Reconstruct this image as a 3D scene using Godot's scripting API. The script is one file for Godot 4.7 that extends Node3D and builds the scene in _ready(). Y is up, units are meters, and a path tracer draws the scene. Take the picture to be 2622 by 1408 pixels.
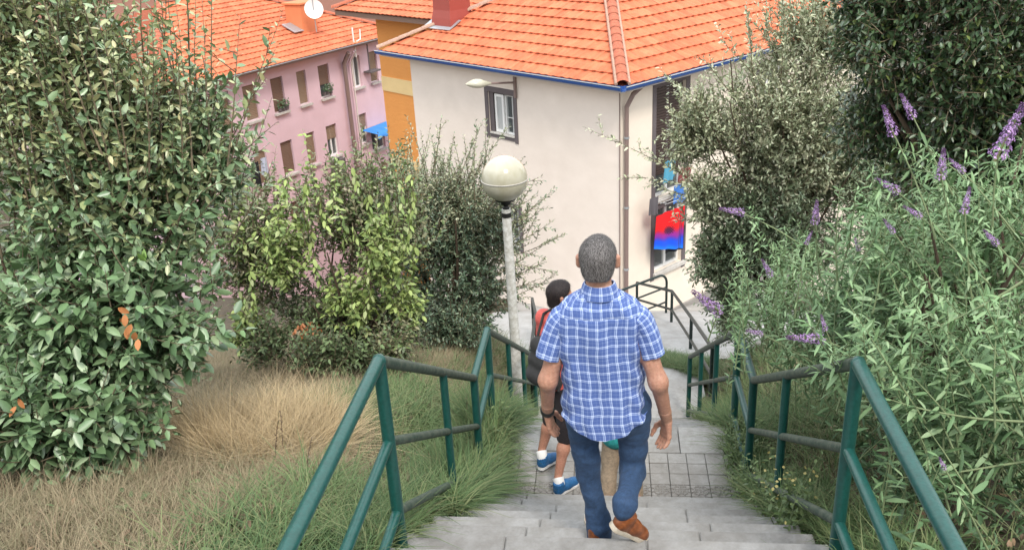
extends Node3D
# A public stairway going down a hillside between shrubs towards houses with tiled roofs.
# Stairs run along -Z.  "d" is the distance along the stairs (-z).  Landing with the paved tiles is y = 0.

const EYE := Vector3(0, 4.36, 0)
const FOCAL := 2250.0
var cam_basis: Basis
var M := {}
var rng := RandomNumberGenerator.new()
var noise := FastNoiseLite.new()
var taken := {}

# ------------------------------------------------------------------ mesh builder
class MB:
	var v := PackedVector3Array()
	var n := PackedVector3Array()
	var uv := PackedVector2Array()
	var c := PackedColorArray()
	var ix := PackedInt32Array()
	var col := Color(1, 1, 1)
	func add(p: Vector3, nn: Vector3, u: Vector2) -> int:
		v.append(p); n.append(nn); uv.append(u); c.append(col)
		return v.size() - 1
	func tri(i: int, j: int, k: int) -> void:
		ix.append(i); ix.append(j); ix.append(k)
	func face(pts: Array, out: Vector3, uvs: Array = []) -> void:
		# flat polygon (fan); "out" tells which side is outside
		var nn: Vector3 = (pts[2] - pts[0]).cross(pts[1] - pts[0]).normalized()
		var flip := nn.dot(out) < 0.0
		if flip: nn = -nn
		var b := v.size()
		for i in pts.size():
			add(pts[i], nn, uvs[i] if uvs.size() > i else Vector2(pts[i].x + pts[i].z, pts[i].y))
		for i in range(1, pts.size() - 1):
			if flip: tri(b, b + i + 1, b + i)
			else: tri(b, b + i, b + i + 1)
	func box(ctr: Vector3, size: Vector3, bas: Basis = Basis.IDENTITY, bev: float = 0.0) -> void:
		var h := size * 0.5
		var ax := [bas.x, bas.y, bas.z]
		var hs := [h.x, h.y, h.z]
		for a in 3:
			var b2 := (a + 1) % 3
			var c2 := (a + 2) % 3
			for s in [-1.0, 1.0]:
				var o: Vector3 = ctr + ax[a] * (hs[a] * s)
				var e1: Vector3 = ax[b2] * (hs[b2] - bev)
				var e2: Vector3 = ax[c2] * (hs[c2] - bev)
				face([o - e1 - e2, o + e1 - e2, o + e1 + e2, o - e1 + e2], ax[a] * s)
		if bev <= 0.0: return
		for a in 3:
			var b2 := (a + 1) % 3
			var c2 := (a + 2) % 3
			for s in [-1.0, 1.0]:
				for t in [-1.0, 1.0]:
					var e: Vector3 = ax[a] * (hs[a] - bev)
					var p: Vector3 = ctr + ax[b2] * (hs[b2] * s) + ax[c2] * ((hs[c2] - bev) * t)
					var q: Vector3 = ctr + ax[b2] * ((hs[b2] - bev) * s) + ax[c2] * (hs[c2] * t)
					face([p - e, p + e, q + e, q - e], ax[b2] * s + ax[c2] * t)
		for sx in [-1.0, 1.0]:
			for sy in [-1.0, 1.0]:
				for sz in [-1.0, 1.0]:
					var px: Vector3 = ctr + ax[0] * h.x * sx + ax[1] * (h.y - bev) * sy + ax[2] * (h.z - bev) * sz
					var py: Vector3 = ctr + ax[0] * (h.x - bev) * sx + ax[1] * h.y * sy + ax[2] * (h.z - bev) * sz
					var pz: Vector3 = ctr + ax[0] * (h.x - bev) * sx + ax[1] * (h.y - bev) * sy + ax[2] * h.z * sz
					face([px, py, pz], ax[0] * sx + ax[1] * sy + ax[2] * sz)
	func grid(rows: Array, closed: bool, uvs: Array = [], flip: bool = false) -> void:
		# smooth sheet through rows of points
		var nr := rows.size()
		var nc: int = rows[0].size()
		var b := v.size()
		for r in nr:
			for k in nc:
				add(rows[r][k], Vector3.ZERO, uvs[r][k] if uvs.size() > 0 else Vector2(float(k) / nc, float(r) / nr))
		var start := ix.size()
		for r in nr - 1:
			for k in (nc if closed else nc - 1):
				var k2 := (k + 1) % nc
				var i0 := b + r * nc + k
				var i1 := b + r * nc + k2
				var j0 := i0 + nc
				var j1 := i1 + nc
				if flip:
					tri(i0, j0, i1); tri(i1, j0, j1)
				else:
					tri(i0, i1, j0); tri(i1, j1, j0)
		smooth(b, start)
	func smooth(b: int, start: int) -> void:
		for t in range(start, ix.size(), 3):
			var p := v[ix[t]]
			var f := (v[ix[t + 2]] - p).cross(v[ix[t + 1]] - p)
			n[ix[t]] += f; n[ix[t + 1]] += f; n[ix[t + 2]] += f
		for i in range(b, v.size()):
			n[i] = n[i].normalized() if n[i].length_squared() > 1e-20 else Vector3.UP
	func tube(pts: Array, rad: Array, seg: int = 10, cap: bool = true) -> void:
		var rows := []
		var up := Vector3(0.123, 0.98, 0.156).normalized()
		var px := Vector3.ZERO
		for i in pts.size():
			var t: Vector3
			if i == 0: t = pts[1] - pts[0]
			elif i == pts.size() - 1: t = pts[i] - pts[i - 1]
			else: t = (pts[i + 1] - pts[i]).normalized() + (pts[i] - pts[i - 1]).normalized()
			t = t.normalized()
			if px == Vector3.ZERO:
				px = up.cross(t)
				if px.length() < 0.2: px = Vector3(1, 0, 0.1).cross(t)
			px = (px - t * px.dot(t)).normalized()
			var py := t.cross(px)
			var r: float = rad[i] if rad.size() > i else rad[rad.size() - 1]
			var row := []
			for k in seg:
				var a := TAU * k / seg
				row.append(pts[i] + (px * cos(a) + py * sin(a)) * r)
			rows.append(row)
		grid(rows, true)
		if cap:
			face(rows[0], pts[0] - pts[1])
			face(rows[rows.size() - 1], pts[pts.size() - 1] - pts[pts.size() - 2])
	func lathe(ctr: Vector3, prof: Array, seg: int = 24) -> void:
		var rows := []
		for p in prof:
			var row := []
			for k in seg:
				var a := -TAU * k / seg
				row.append(ctr + Vector3(cos(a) * p.x, p.y, sin(a) * p.x))
			rows.append(row)
		grid(rows, true, [], true)
	func mesh() -> ArrayMesh:
		var a := []
		a.resize(Mesh.ARRAY_MAX)
		a[Mesh.ARRAY_VERTEX] = v; a[Mesh.ARRAY_NORMAL] = n; a[Mesh.ARRAY_TEX_UV] = uv; a[Mesh.ARRAY_COLOR] = c; a[Mesh.ARRAY_INDEX] = ix
		var m := ArrayMesh.new()
		m.add_surface_from_arrays(Mesh.PRIMITIVE_TRIANGLES, a)
		return m

# ------------------------------------------------------------------ scene helpers
func numbered(called: String) -> String:
	if not taken.has(called):
		taken[called] = 0
		return called
	taken[called] += 1
	return "%s_%03d" % [called, taken[called]]

func tag(o: Node3D, label: String, category: String, group := "", kind := "") -> void:
	if label != "": o.set_meta("label", label)
	if category != "": o.set_meta("category", category)
	if group != "": o.set_meta("group", group)
	if kind != "": o.set_meta("kind", kind)

func thing(called: String, label: String, category: String, at := Vector3.ZERO, group := "") -> Node3D:
	var o := Node3D.new()
	o.name = numbered(called)
	add_child(o)
	o.position = at
	tag(o, label, category, group)
	return o

# commit builder (built in world coordinates) as a part of "parent" (a node whose world offset is its position)
func part(called: String, mb: MB, mat: Material, parent: Node3D, world := true) -> MeshInstance3D:
	return put(called, mb.mesh(), mat, parent, -offset_of(parent) if world else Vector3.ZERO)

func offset_of(p: Node3D) -> Vector3:
	var o := Vector3.ZERO
	var q: Node = p
	while q != self and q is Node3D:
		o += (q as Node3D).position
		q = q.get_parent()
	return o

func put(called: String, mesh: Mesh, mat: Material, parent: Node3D, at := Vector3.ZERO) -> MeshInstance3D:
	var o := MeshInstance3D.new()
	o.mesh = mesh
	o.material_override = mat
	if parent == self:
		o.name = numbered(called)
		add_child(o)
	else:
		o.name = called
		parent.add_child(o, true)
	o.position = at
	return o

func multi(called: String, mesh: Mesh, mat: Material, parent: Node3D, xf: Array, cols: Array) -> MultiMeshInstance3D:
	var mm := MultiMesh.new()
	mm.transform_format = MultiMesh.TRANSFORM_3D
	mm.use_colors = true
	mm.mesh = mesh
	mm.instance_count = xf.size()
	for i in xf.size():
		mm.set_instance_transform(i, xf[i])
		mm.set_instance_color(i, cols[i])
	var o := MultiMeshInstance3D.new()
	o.multimesh = mm
	o.material_override = mat
	if parent == self:
		o.name = numbered(called)
		add_child(o)
	else:
		o.name = called
		parent.add_child(o, true)
	o.position = -offset_of(parent) if parent != self else Vector3.ZERO
	o.set_meta("kind", "stuff")
	return o

func ray(x: float, y: float) -> Vector3:
	return cam_basis * Vector3((x - 1311.0) / FOCAL, -(y - 704.0) / FOCAL, -1.0)
func at_d(x: float, y: float, d: float) -> Vector3:      # point of a photo pixel at distance d along the stairs
	var r := ray(x, y)
	return EYE + r * (d / -r.z)
func at_y(x: float, y: float, h: float) -> Vector3:      # point of a photo pixel on the level h
	var r := ray(x, y)
	return EYE + r * ((h - EYE.y) / r.y)
func seen(p: Vector3, margin := 0.0) -> bool:
	var q := cam_basis.transposed() * (p - EYE)
	if q.z > -0.3: return false
	return absf(q.x / q.z) < 0.583 + margin and absf(q.y / q.z) < 0.313 + margin

# ------------------------------------------------------------------ materials
func lin(r: float, g: float, b: float) -> Color:
	return Color(r, g, b).linear_to_srgb()

func noise_tex(size: int, freq: float, lo: Color, hi: Color, seed_: int, oct := 4, gain := 0.5, sharp := 1.0) -> ImageTexture:
	var f := FastNoiseLite.new()
	f.seed = seed_
	f.noise_type = FastNoiseLite.TYPE_SIMPLEX_SMOOTH
	f.frequency = freq
	f.fractal_octaves = oct
	f.fractal_gain = gain
	var g := f.get_seamless_image(size, size)
	var im := Image.create(size, size, false, Image.FORMAT_RGB8)
	for y in size:
		for x in size:
			var t := g.get_pixel(x, y).r
			t = clampf((t - 0.5) * sharp + 0.5, 0.0, 1.0)
			im.set_pixel(x, y, lo.lerp(hi, t))
	im.generate_mipmaps()
	return ImageTexture.create_from_image(im)

func bump_tex(size: int, freq: float, seed_: int, strength: float, oct := 4) -> ImageTexture:
	var f := FastNoiseLite.new()
	f.seed = seed_
	f.frequency = freq
	f.fractal_octaves = oct
	var g := f.get_seamless_image(size, size)
	g.convert(Image.FORMAT_RGB8)
	g.bump_map_to_normal_map(strength)
	g.generate_mipmaps()
	return ImageTexture.create_from_image(g)

func mat(base: Color, rough := 0.8, tex: Texture2D = null, scale := 1.0, nrm: Texture2D = null, nstr := 0.6, metal := 0.0) -> StandardMaterial3D:
	var m := StandardMaterial3D.new()
	m.albedo_color = base
	m.roughness = rough
	m.metallic = metal
	if tex != null:
		m.albedo_texture = tex
	if nrm != null:
		m.normal_enabled = true
		m.normal_texture = nrm
		m.normal_scale = nstr
	if tex != null or nrm != null:
		m.uv1_triplanar = true
		m.uv1_world_triplanar = true
		m.uv1_scale = Vector3.ONE * scale
	m.cull_mode = BaseMaterial3D.CULL_DISABLED
	return m

func leaf_mat(rough := 0.5, back := Color(0, 0, 0)) -> StandardMaterial3D:
	var m := StandardMaterial3D.new()
	m.vertex_color_use_as_albedo = true
	m.roughness = rough
	m.cull_mode = BaseMaterial3D.CULL_DISABLED
	if back.g > 0.0:
		m.backlight_enabled = true
		m.backlight = back
	return m

func make_materials() -> void:
	var w := Color(1, 1, 1)
	var grain := noise_tex(512, 0.02, Color(0.72, 0.72, 0.72), w, 11, 6, 0.7, 1.5)
	var patch := noise_tex(512, 0.006, Color(0.965, 0.962, 0.958), w, 12, 5, 0.6, 1.6)
	var stain := noise_tex(512, 0.008, Color(0.86, 0.85, 0.835), w, 13, 6, 0.75, 1.7)
	var nfine := bump_tex(512, 0.05, 21, 4.0, 4)
	var ncoarse := bump_tex(512, 0.012, 22, 6.0, 5)
	M.concrete = mat(lin(0.285, 0.283, 0.278), 0.9, stain, 0.55, nfine, 0.5)
	M.concrete2 = mat(lin(0.30, 0.297, 0.292), 0.9, stain, 0.47, nfine, 0.5)
	M.concrete3 = mat(lin(0.272, 0.269, 0.264), 0.9, stain, 0.62, nfine, 0.5)
	M.tile = mat(lin(0.285, 0.275, 0.262), 0.85, stain, 0.8, nfine, 0.4)
	M.tile2 = mat(lin(0.33, 0.322, 0.31), 0.85, stain, 0.7, nfine, 0.4)
	M.joint = mat(lin(0.10, 0.095, 0.085), 0.95, grain, 2.0)
	M.slab = mat(lin(0.39, 0.383, 0.372), 0.88, stain, 0.6, nfine, 0.4)
	M.path = mat(lin(0.40, 0.393, 0.385), 0.92, stain, 0.3, nfine, 0.5)
	M.earth = mat(lin(0.105, 0.078, 0.047), 0.97, noise_tex(512, 0.015, Color(0.5, 0.5, 0.42), w, 31, 6, 0.7, 1.8), 0.8, ncoarse, 1.0)
	M.green = mat(lin(0.010, 0.080, 0.068), 0.36, noise_tex(512, 0.03, Color(0.80, 0.82, 0.81), Color(1, 1, 1), 41, 6, 0.8, 1.8), 1.9, nfine, 0.2)
	M.worn = mat(lin(0.07, 0.10, 0.085), 0.6, noise_tex(512, 0.012, Color(0.45, 0.62, 0.55), Color(1, 0.95, 0.88), 42, 6, 0.7, 2.6), 1.7, nfine, 0.3)
	M.dark = mat(lin(0.010, 0.026, 0.023), 0.45, grain, 2.0)
	M.white_paint = mat(lin(0.72, 0.72, 0.70), 0.55, noise_tex(512, 0.012, Color(0.80, 0.79, 0.76), w, 43, 6, 0.75, 2.2), 1.3, nfine, 0.3)
	M.globe = mat(lin(0.50, 0.48, 0.395), 0.2, noise_tex(256, 0.01, Color(0.88, 0.87, 0.82), w, 44, 5, 0.6, 1.6), 1.0)
	M.black = mat(lin(0.012, 0.012, 0.012), 0.5)
	M.plaster = mat(lin(0.80, 0.705, 0.63), 0.93, patch, 0.35, nfine, 0.10)
	M.plaster2 = mat(lin(0.78, 0.69, 0.59), 0.93, patch, 0.35, nfine, 0.10)
	M.pink = mat(lin(0.67, 0.485, 0.545), 0.93, patch, 0.25, nfine, 0.1)
	M.orange = mat(lin(0.74, 0.32, 0.085), 0.93, patch, 0.25, nfine, 0.3)
	M.cream = mat(lin(0.75, 0.57, 0.28), 0.93, patch, 0.4)
	M.brownwall = mat(lin(0.34, 0.17, 0.13), 0.93, patch, 0.3)
	M.plinth = mat(lin(0.32, 0.30, 0.285), 0.95, stain, 0.4, nfine, 0.4)
	M.soffit = mat(lin(0.66, 0.60, 0.55), 0.9, patch, 0.5)
	M.deck = mat(lin(0.36, 0.09, 0.04), 0.95, grain, 1.0)
	M.tileroof = StandardMaterial3D.new()
	M.tileroof.vertex_color_use_as_albedo = true
	M.tileroof.roughness = 0.85
	M.tileroof.cull_mode = BaseMaterial3D.CULL_DISABLED
	M.tileroof.albedo_texture = noise_tex(512, 0.012, Color(0.84, 0.82, 0.80), w, 51, 6, 0.75, 1.9)
	M.tileroof.uv1_triplanar = true
	M.tileroof.uv1_world_triplanar = true
	M.tileroof.uv1_scale = Vector3.ONE * 0.33
	M.roof_tones = []
	for k in 4:
		var m2: StandardMaterial3D = M.tileroof.duplicate()
		m2.vertex_color_use_as_albedo = false
		m2.albedo_color = roof_tone(k).linear_to_srgb()
		M.roof_tones.append(m2)
	M.hip = mat(lin(0.56, 0.16, 0.085), 0.85, grain, 1.0)
	M.mortar = mat(lin(0.56, 0.36, 0.27), 0.95, grain, 1.4)
	M.chimney = mat(lin(0.30, 0.055, 0.04), 0.55, patch, 0.8)
	M.chimney2 = mat(lin(0.62, 0.21, 0.09), 0.8, patch, 0.8)
	M.blue_gutter = mat(lin(0.03, 0.10, 0.34), 0.4, patch, 1.0)
	M.zinc = mat(lin(0.42, 0.45, 0.48), 0.35, patch, 1.0, null, 0.5, 0.5)
	M.brown_pipe = mat(lin(0.22, 0.155, 0.14), 0.5, patch, 1.0)
	M.surround = mat(lin(0.125, 0.105, 0.11), 0.9, patch, 0.9)
	M.pvc = mat(lin(0.78, 0.78, 0.77), 0.4)
	M.curtain = mat(lin(0.42, 0.43, 0.43), 0.9)
	M.interior = mat(lin(0.30, 0.27, 0.24), 0.9)
	M.shutter = mat(lin(0.20, 0.125, 0.09), 0.7)
	M.shutter2 = mat(lin(0.27, 0.19, 0.13), 0.7)
	M.door_brown = mat(lin(0.055, 0.035, 0.03), 0.55)
	M.sill = mat(lin(0.58, 0.56, 0.53), 0.85, stain, 0.9)
	M.glass = StandardMaterial3D.new()
	M.glass.albedo_color = Color(0.55, 0.6, 0.62, 0.25)
	M.glass.transparency = BaseMaterial3D.TRANSPARENCY_ALPHA
	M.glass.roughness = 0.03
	M.glass.metallic_specular = 0.7
	M.bark = mat(lin(0.11, 0.075, 0.05), 0.95, grain, 3.0, nfine, 0.8)
	M.twig = mat(lin(0.21, 0.165, 0.105), 0.9, grain, 3.0)
	M.stem_green = mat(lin(0.19, 0.24, 0.12), 0.8)
	M.leaf_gloss = leaf_mat(0.4, Color(0.10, 0.17, 0.05))
	M.leaf_gloss.metallic_specular = 0.8
	M.leaf_soft = leaf_mat(0.6, Color(0.12, 0.18, 0.06))
	M.leaf_dull = leaf_mat(0.5, Color(0.12, 0.14, 0.06))
	M.leaf_dull.metallic_specular = 0.7
	M.grass = leaf_mat(0.75, Color(0.22, 0.18, 0.08))
	M.petal = leaf_mat(0.7, Color(0.25, 0.12, 0.3))
	M.blue_awning = mat(lin(0.03, 0.22, 0.62), 0.6)

func roof_tone(k: int) -> Color:
	return [Color(0.68, 0.19, 0.084), Color(0.66, 0.178, 0.078), Color(0.70, 0.205, 0.095), Color(0.62, 0.16, 0.07)][k % 4]

# ------------------------------------------------------------------ stairs and ground
const RISE := 0.186
const GO := 0.30
func stair_line(d: float) -> float:          # mean level of the walking line
	if d < 2.0: return 1.49 + 0.62 * (2.0 - d)
	if d < 3.3: return 1.49
	if d < 5.7: return 1.49 - 0.62 * (d - 3.3)
	if d < 6.64: return 0.0
	if d < 10.54: return -0.62 * (d - 6.64)
	if d < 11.9: return -2.418
	return path_line(d)
func path_line(d: float) -> float:
	if d < 11.9: return -2.418
	if d < 18.0: return -2.418 - 0.33 * (d - 11.9)
	if d < 21.5: return -4.431 - 0.47 * (d - 18.0)
	return -6.076 - 0.2 * minf(d - 21.5, 6.0)
func bank(x: float, d: float) -> float:
	var y := 2.85 - 0.4 * clampf(d, -6.0, 23.0)
	if d > 23.0: y -= 0.85 * minf(d - 23.0, 10.0)
	y += 0.10 * noise.get_noise_2d(x * 18.0, d * 18.0) + 0.05 * noise.get_noise_2d(x * 60.0 + 50.0, d * 60.0)
	return y
func ground_y(x: float, d: float) -> float:
	var right := 1.12
	if d > 10.2: right = lerpf(1.12, 4.5, smoothstep(10.8, 13.5, d))
	var left := 1.10 + 1.6 * smoothstep(12.0, 14.5, d)
	var a := (-x - left) if x < 0.0 else (x - right)
	var w := smoothstep(0.0, 0.9, a)
	var s := stair_line(d) - 0.04
	if absf(a) < 0.9 and a > 0.0: s += 0.03 * noise.get_noise_2d(x * 90.0, d * 90.0)
	if a <= 0.0: return s - (0.32 if d < 10.8 else 0.06)
	return lerpf(s, bank(x, d), w)

func build_ground() -> void:
	var xs := []
	var ds := []
	var x := -220.0
	while x < 220.0:
		xs.append(x)
		var ax := absf(x)
		x += 0.16 if ax < 3.4 else (0.4 if ax < 9.0 else (3.0 if ax < 40.0 else 30.0))
	var d := -30.0
	while d < 320.0:
		ds.append(d)
		d += 0.2 if (d > 0.0 and d < 13.0) else (0.6 if (d >= 13.0 and d < 30.0) else (2.0 if d < 60.0 else 20.0))
	var rows := []
	for dd in ds:
		var row := []
		for xx in xs:
			row.append(Vector3(xx, ground_y(xx, dd), -dd))
		rows.append(row)
	var mb := MB.new()
	mb.grid(rows, false)
	var g := put("ground", mb.mesh(), M.earth, self)
	tag(g, "", "", "", "structure")

func build_stairs() -> void:
	var st := thing("stairs", "", "")
	tag(st, "", "", "", "structure")
	rng.seed = 5
	var mats := [M.concrete, M.concrete2, M.concrete3]
	# each step is a row of stone slabs, with joints staggered
	var flights := [[-1.0, 1.49 + 10 * RISE, 10], [3.3, 1.49, 8], [6.64, 0.0, 13]]
	for f in flights:
		var n: int = f[2]
		for k in range(1, n):
			var d0: float = f[0] + GO * (k - 1)
			var y: float = f[1] - RISE * k
			var cuts := [-1.08]
			var cx := -1.08 + rng.randf_range(0.35, 0.75)
			while cx < 0.85:
				cuts.append(cx)
				cx += rng.randf_range(0.7, 1.05)
			cuts.append(1.08)
			for i in cuts.size() - 1:
				var w: float = cuts[i + 1] - cuts[i] - 0.003
				var mb := MB.new()
				var dy := rng.randf_range(-0.001, 0.001)
				mb.box(Vector3.ZERO, Vector3(w, 0.06, GO + 0.05), Basis.IDENTITY, 0.008)
				var o := put("step_slab", mb.mesh(), mats[rng.randi() % 3], st, Vector3((cuts[i] + cuts[i + 1]) * 0.5, y - 0.03 + dy, -(d0 + GO * 0.5)))
				o.rotation.y = rng.randf_range(-0.001, 0.001)
			var rb := MB.new()
			rb.box(Vector3(0, y - 0.06 - 0.3, -(d0 + GO * 0.5 - 0.02)), Vector3(2.13, 0.6, GO), Basis.IDENTITY, 0.0)
			put("step_core", rb.mesh(), M.plinth, st)
	# upper landing, plain slabs
	var upper := thing("upper_landing", "", "")
	tag(upper, "", "", "", "structure")
	var bed := MB.new()
	bed.box(Vector3(0, 1.49 - 0.35, -(2.0 + 3.28) * 0.5), Vector3(2.13, 0.6, 1.28))
	part("landing_bed", bed, M.joint, upper)
	for i in 7:
		for j in 4:
			var mb := MB.new()
			mb.box(Vector3.ZERO, Vector3(0.300, 0.05, 0.31), Basis.IDENTITY, 0.005)
			put("paving_slab", mb.mesh(), mats[rng.randi() % 3], upper, Vector3(-0.924 + 0.308 * i, 1.465, -(2.17 + 0.322 * j)))
	# paved landing: patterned tiles, plain tiles and a row of large slabs at the far edge
	var land := thing("landing", "", "")
	tag(land, "", "", "", "structure")
	bed = MB.new()
	bed.box(Vector3(0, -0.038 - 0.2, -(5.37 + 6.62) * 0.5), Vector3(2.14, 0.4, 1.26))
	part("landing_bed", bed, M.joint, land)
	var plain := MB.new()
	plain.box(Vector3.ZERO, Vector3(0.150, 0.04, 0.139), Basis.IDENTITY, 0.004)
	var plain_mesh := plain.mesh()
	var flower := MB.new()
	flower.box(Vector3.ZERO, Vector3(0.150, 0.04, 0.139), Basis.IDENTITY, 0.004)
	var ring := func(cx: float, cz: float, r: float, wd: float, a0: float, a1: float) -> void:
		var top := []
		var seg := 10
		for s in seg + 1:
			var a := lerpf(a0, a1, float(s) / seg)
			var row := []
			for q in [[-wd, 0.018], [-wd * 0.6, 0.029], [wd * 0.6, 0.029], [wd, 0.018]]:
				row.append(Vector3(cx + cos(a) * (r + q[0]), q[1], cz + sin(a) * (r + q[0])))
			top.append(row)
		flower.grid(top, false)
	ring.call(0.0, 0.0, 0.016, 0.007, 0.0, TAU)
	for q in 4:
		var a := q * PI * 0.5 + PI * 0.25
		ring.call(cos(a) * 0.040, sin(a) * 0.040, 0.020, 0.006, 0.0, TAU)
	for q in 4:
		var a := q * PI * 0.5
		ring.call(cos(a) * 0.0735, sin(a) * 0.068, 0.026, 0.005, a + PI * 0.5, a + PI * 1.5)
	var flower_mesh := flower.mesh()
	for i in 14:
		for j in 6:
			var fl := j < 3
			var o := put("flower_tile" if fl else "paving_tile", flower_mesh if fl else plain_mesh, M.tile if (fl or rng.randf() < 0.5) else M.tile2, land,
				Vector3(-1.0 + 0.154 * i, -0.020 + rng.randf_range(-0.002, 0.002), -(5.46 + 0.143 * j)))
			o.rotation = Vector3(rng.randf_range(-0.006, 0.006), rng.randf_range(-0.01, 0.01), rng.randf_range(-0.006, 0.006))
	cut_row(land, [-1.06, -0.62, -0.2, 0.25, 0.575, 1.06], 6.255, 6.645)
	# lower landing and sloping concrete path
	var low := thing("path", "", "")
	tag(low, "", "", "", "structure")
	var rows := []
	var dd := 10.3
	while dd < 24.0:
		var row := []
		for k in 25:
			var x := lerpf(-1.1 - 1.6 * smoothstep(12.0, 14.5, dd), 1.35 + 3.4 * smoothstep(12.4, 14.0, dd), k / 24.0)
			row.append(Vector3(x, path_line(dd) + 0.004 * noise.get_noise_2d(x * 50, dd * 50), -dd))
		rows.append(row)
		dd += 0.2
	var mb2 := MB.new()
	mb2.grid(rows, false)
	part("paving", mb2, M.path, low)

func cut_row(parent: Node3D, cuts: Array, d0: float, d1: float) -> void:
	for i in cuts.size() - 1:
		var mb := MB.new()
		mb.box(Vector3.ZERO, Vector3(cuts[i + 1] - cuts[i] - 0.007, 0.05, d1 - d0), Basis.IDENTITY, 0.005)
		var o := put("paving_slab", mb.mesh(), M.slab if i % 2 == 0 else M.tile2, parent, Vector3((cuts[i] + cuts[i + 1]) * 0.5, -0.025 + rng.randf_range(-0.002, 0.002), -(d0 + d1) * 0.5))
		o.rotation.x = rng.randf_range(-0.004, 0.004)

# ------------------------------------------------------------------ railings
func rail_tube(parent: Node3D, called: String, a: Vector3, b: Vector3, r: float, m: Material) -> void:
	var mb := MB.new()
	mb.tube([a, b], [r, r], 14)
	part(called, mb, m, parent)

func build_railing(side: float, label: String) -> void:
	var x := side * 1.06
	var t := thing("stair_railing", label, "railing", Vector3(x, 1.49, -2.7))
	var knots := [[-0.9, 1.49 + 0.62 * 2.9], [2.12, 1.49], [3.45, 1.49], [5.85, 0.0], [6.66, 0.0], [10.6, -2.42]]
	var mp: Material = M.green
	for i in knots.size():
		var p := Vector3(x, knots[i][1], -knots[i][0])
		var mb := MB.new()
		mb.tube([p + Vector3(0, -0.25, 0), p + Vector3(0, 0.935, 0)], [0.031, 0.031], 14)
		part("post", mb, mp, t)
		if i == knots.size() - 1: break
		var q := Vector3(x, knots[i + 1][1], -knots[i + 1][0])
		var sloped := absf(q.y - p.y) > 0.3
		for h in [0.94, 0.50, 0.09]:
			rail_tube(t, "rail", p + Vector3(0, h, 0), q + Vector3(0, h, 0), (0.031 if h > 0.9 else 0.026) - (0.0015 if sloped else 0.0), M.worn if sloped else M.green)
		if sloped:
			var nmid := 1 if q.z - p.z > -3.5 else 2
			for k in nmid:
				var f := (k + 1.0) / (nmid + 1.0) + (0.05 if nmid == 1 else 0.0)
				var c := p.lerp(q, f)
				var mp2 := MB.new()
				mp2.tube([c + Vector3(0, 0.08, 0), c + Vector3(0, 0.93, 0)], [0.026, 0.026], 12)
				part("post", mp2, mp, t)
		# welded ball joint at the corner
		var jb := MB.new()
		jb.lathe(p + Vector3(0, 0.94, 0), [Vector2(0.001, 0.034), Vector2(0.022, 0.027), Vector2(0.033, 0.008), Vector2(0.033, -0.012), Vector2(0.02, -0.03)], 14)
		part("joint", jb, M.green, t)

func build_lower_railings() -> void:
	# dark railing running down beside the path from the foot of the flight
	var t := thing("path_railing", "dark railing sloping down beside the concrete path toward the beige house", "railing", Vector3(1.4, -2.45, -10.9))
	var pts := [Vector3(1.39, -2.45, -10.9), Vector3(1.36, -3.32, -13.6), Vector3(1.25, -4.2, -16.6), Vector3(0.6, -4.9, -18.6)]
	for i in pts.size():
		var mb := MB.new()
		mb.tube([pts[i] + Vector3(0, -0.2, 0), pts[i] + Vector3(0, 0.95, 0)], [0.030, 0.030], 10)
		part("post", mb, M.dark, t)
		if i < pts.size() - 1:
			for h in [0.94, 0.52, 0.06]:
				rail_tube(t, "rail", pts[i] + Vector3(0, h, 0), pts[i + 1] + Vector3(0, h, 0), 0.030 if h > 0.9 else 0.026, M.dark)
	# railing with a rounded end in front of the house corner
	var a := thing("guard_railing", "dark guard railing with a rounded corner end below the hanging laundry", "railing", Vector3(1.27, -4.43, -18.0))
	var post := at_d(1708, 712, 18.0)
	var dirn := Vector3(-0.62, 0.02, 0.6).normalized()
	var low_y := path_line(18.0)
	var top := []
	top.append(Vector3(post.x, low_y - 0.1, post.z))
	top.append(post + Vector3(0, -0.12, 0))
	for k in 7:
		var an := k / 6.0 * PI * 0.5
		top.append(post + Vector3(0, -0.12, 0) + Vector3(0, 0.24 * sin(an), 0) + dirn * (0.24 * (1.0 - cos(an))))
	var far: Vector3 = top[top.size() - 1] + dirn * 2.6
	top.append(far)
	var mb2 := MB.new()
	mb2.tube(top, [0.028], 10)
	part("top_rail", mb2, M.dark, a)
	for h in [-0.22, -0.58]:
		rail_tube(a, "rail", post + Vector3(0, h, 0), far + Vector3(0, h - 0.1, 0), 0.02, M.dark)
	var fb := MB.new()
	fb.tube([far, Vector3(far.x, path_line(-far.z) - 0.2, far.z)], [0.028], 10)
	part("post", fb, M.dark, a)
	# railing on the other side, behind the street lamp
	var c := thing("low_railing", "dark low railing at the foot of the stairs behind the street lamp", "railing", Vector3(-1.15, -2.6, -11.5))
	var qs := [Vector3(-1.12, -2.45, -10.8), Vector3(-1.2, -2.75, -12.6), Vector3(-1.5, -3.7, -15.2)]
	for i in qs.size():
		var mb := MB.new()
		mb.tube([qs[i] + Vector3(0, -0.2, 0), qs[i] + Vector3(0, 0.95, 0)], [0.028, 0.028], 10)
		part("post", mb, M.dark, c)
		if i < qs.size() - 1:
			for h in [0.94, 0.5]:
				rail_tube(c, "rail", qs[i] + Vector3(0, h, 0), qs[i + 1] + Vector3(0, h, 0), 0.026, M.dark)

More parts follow.
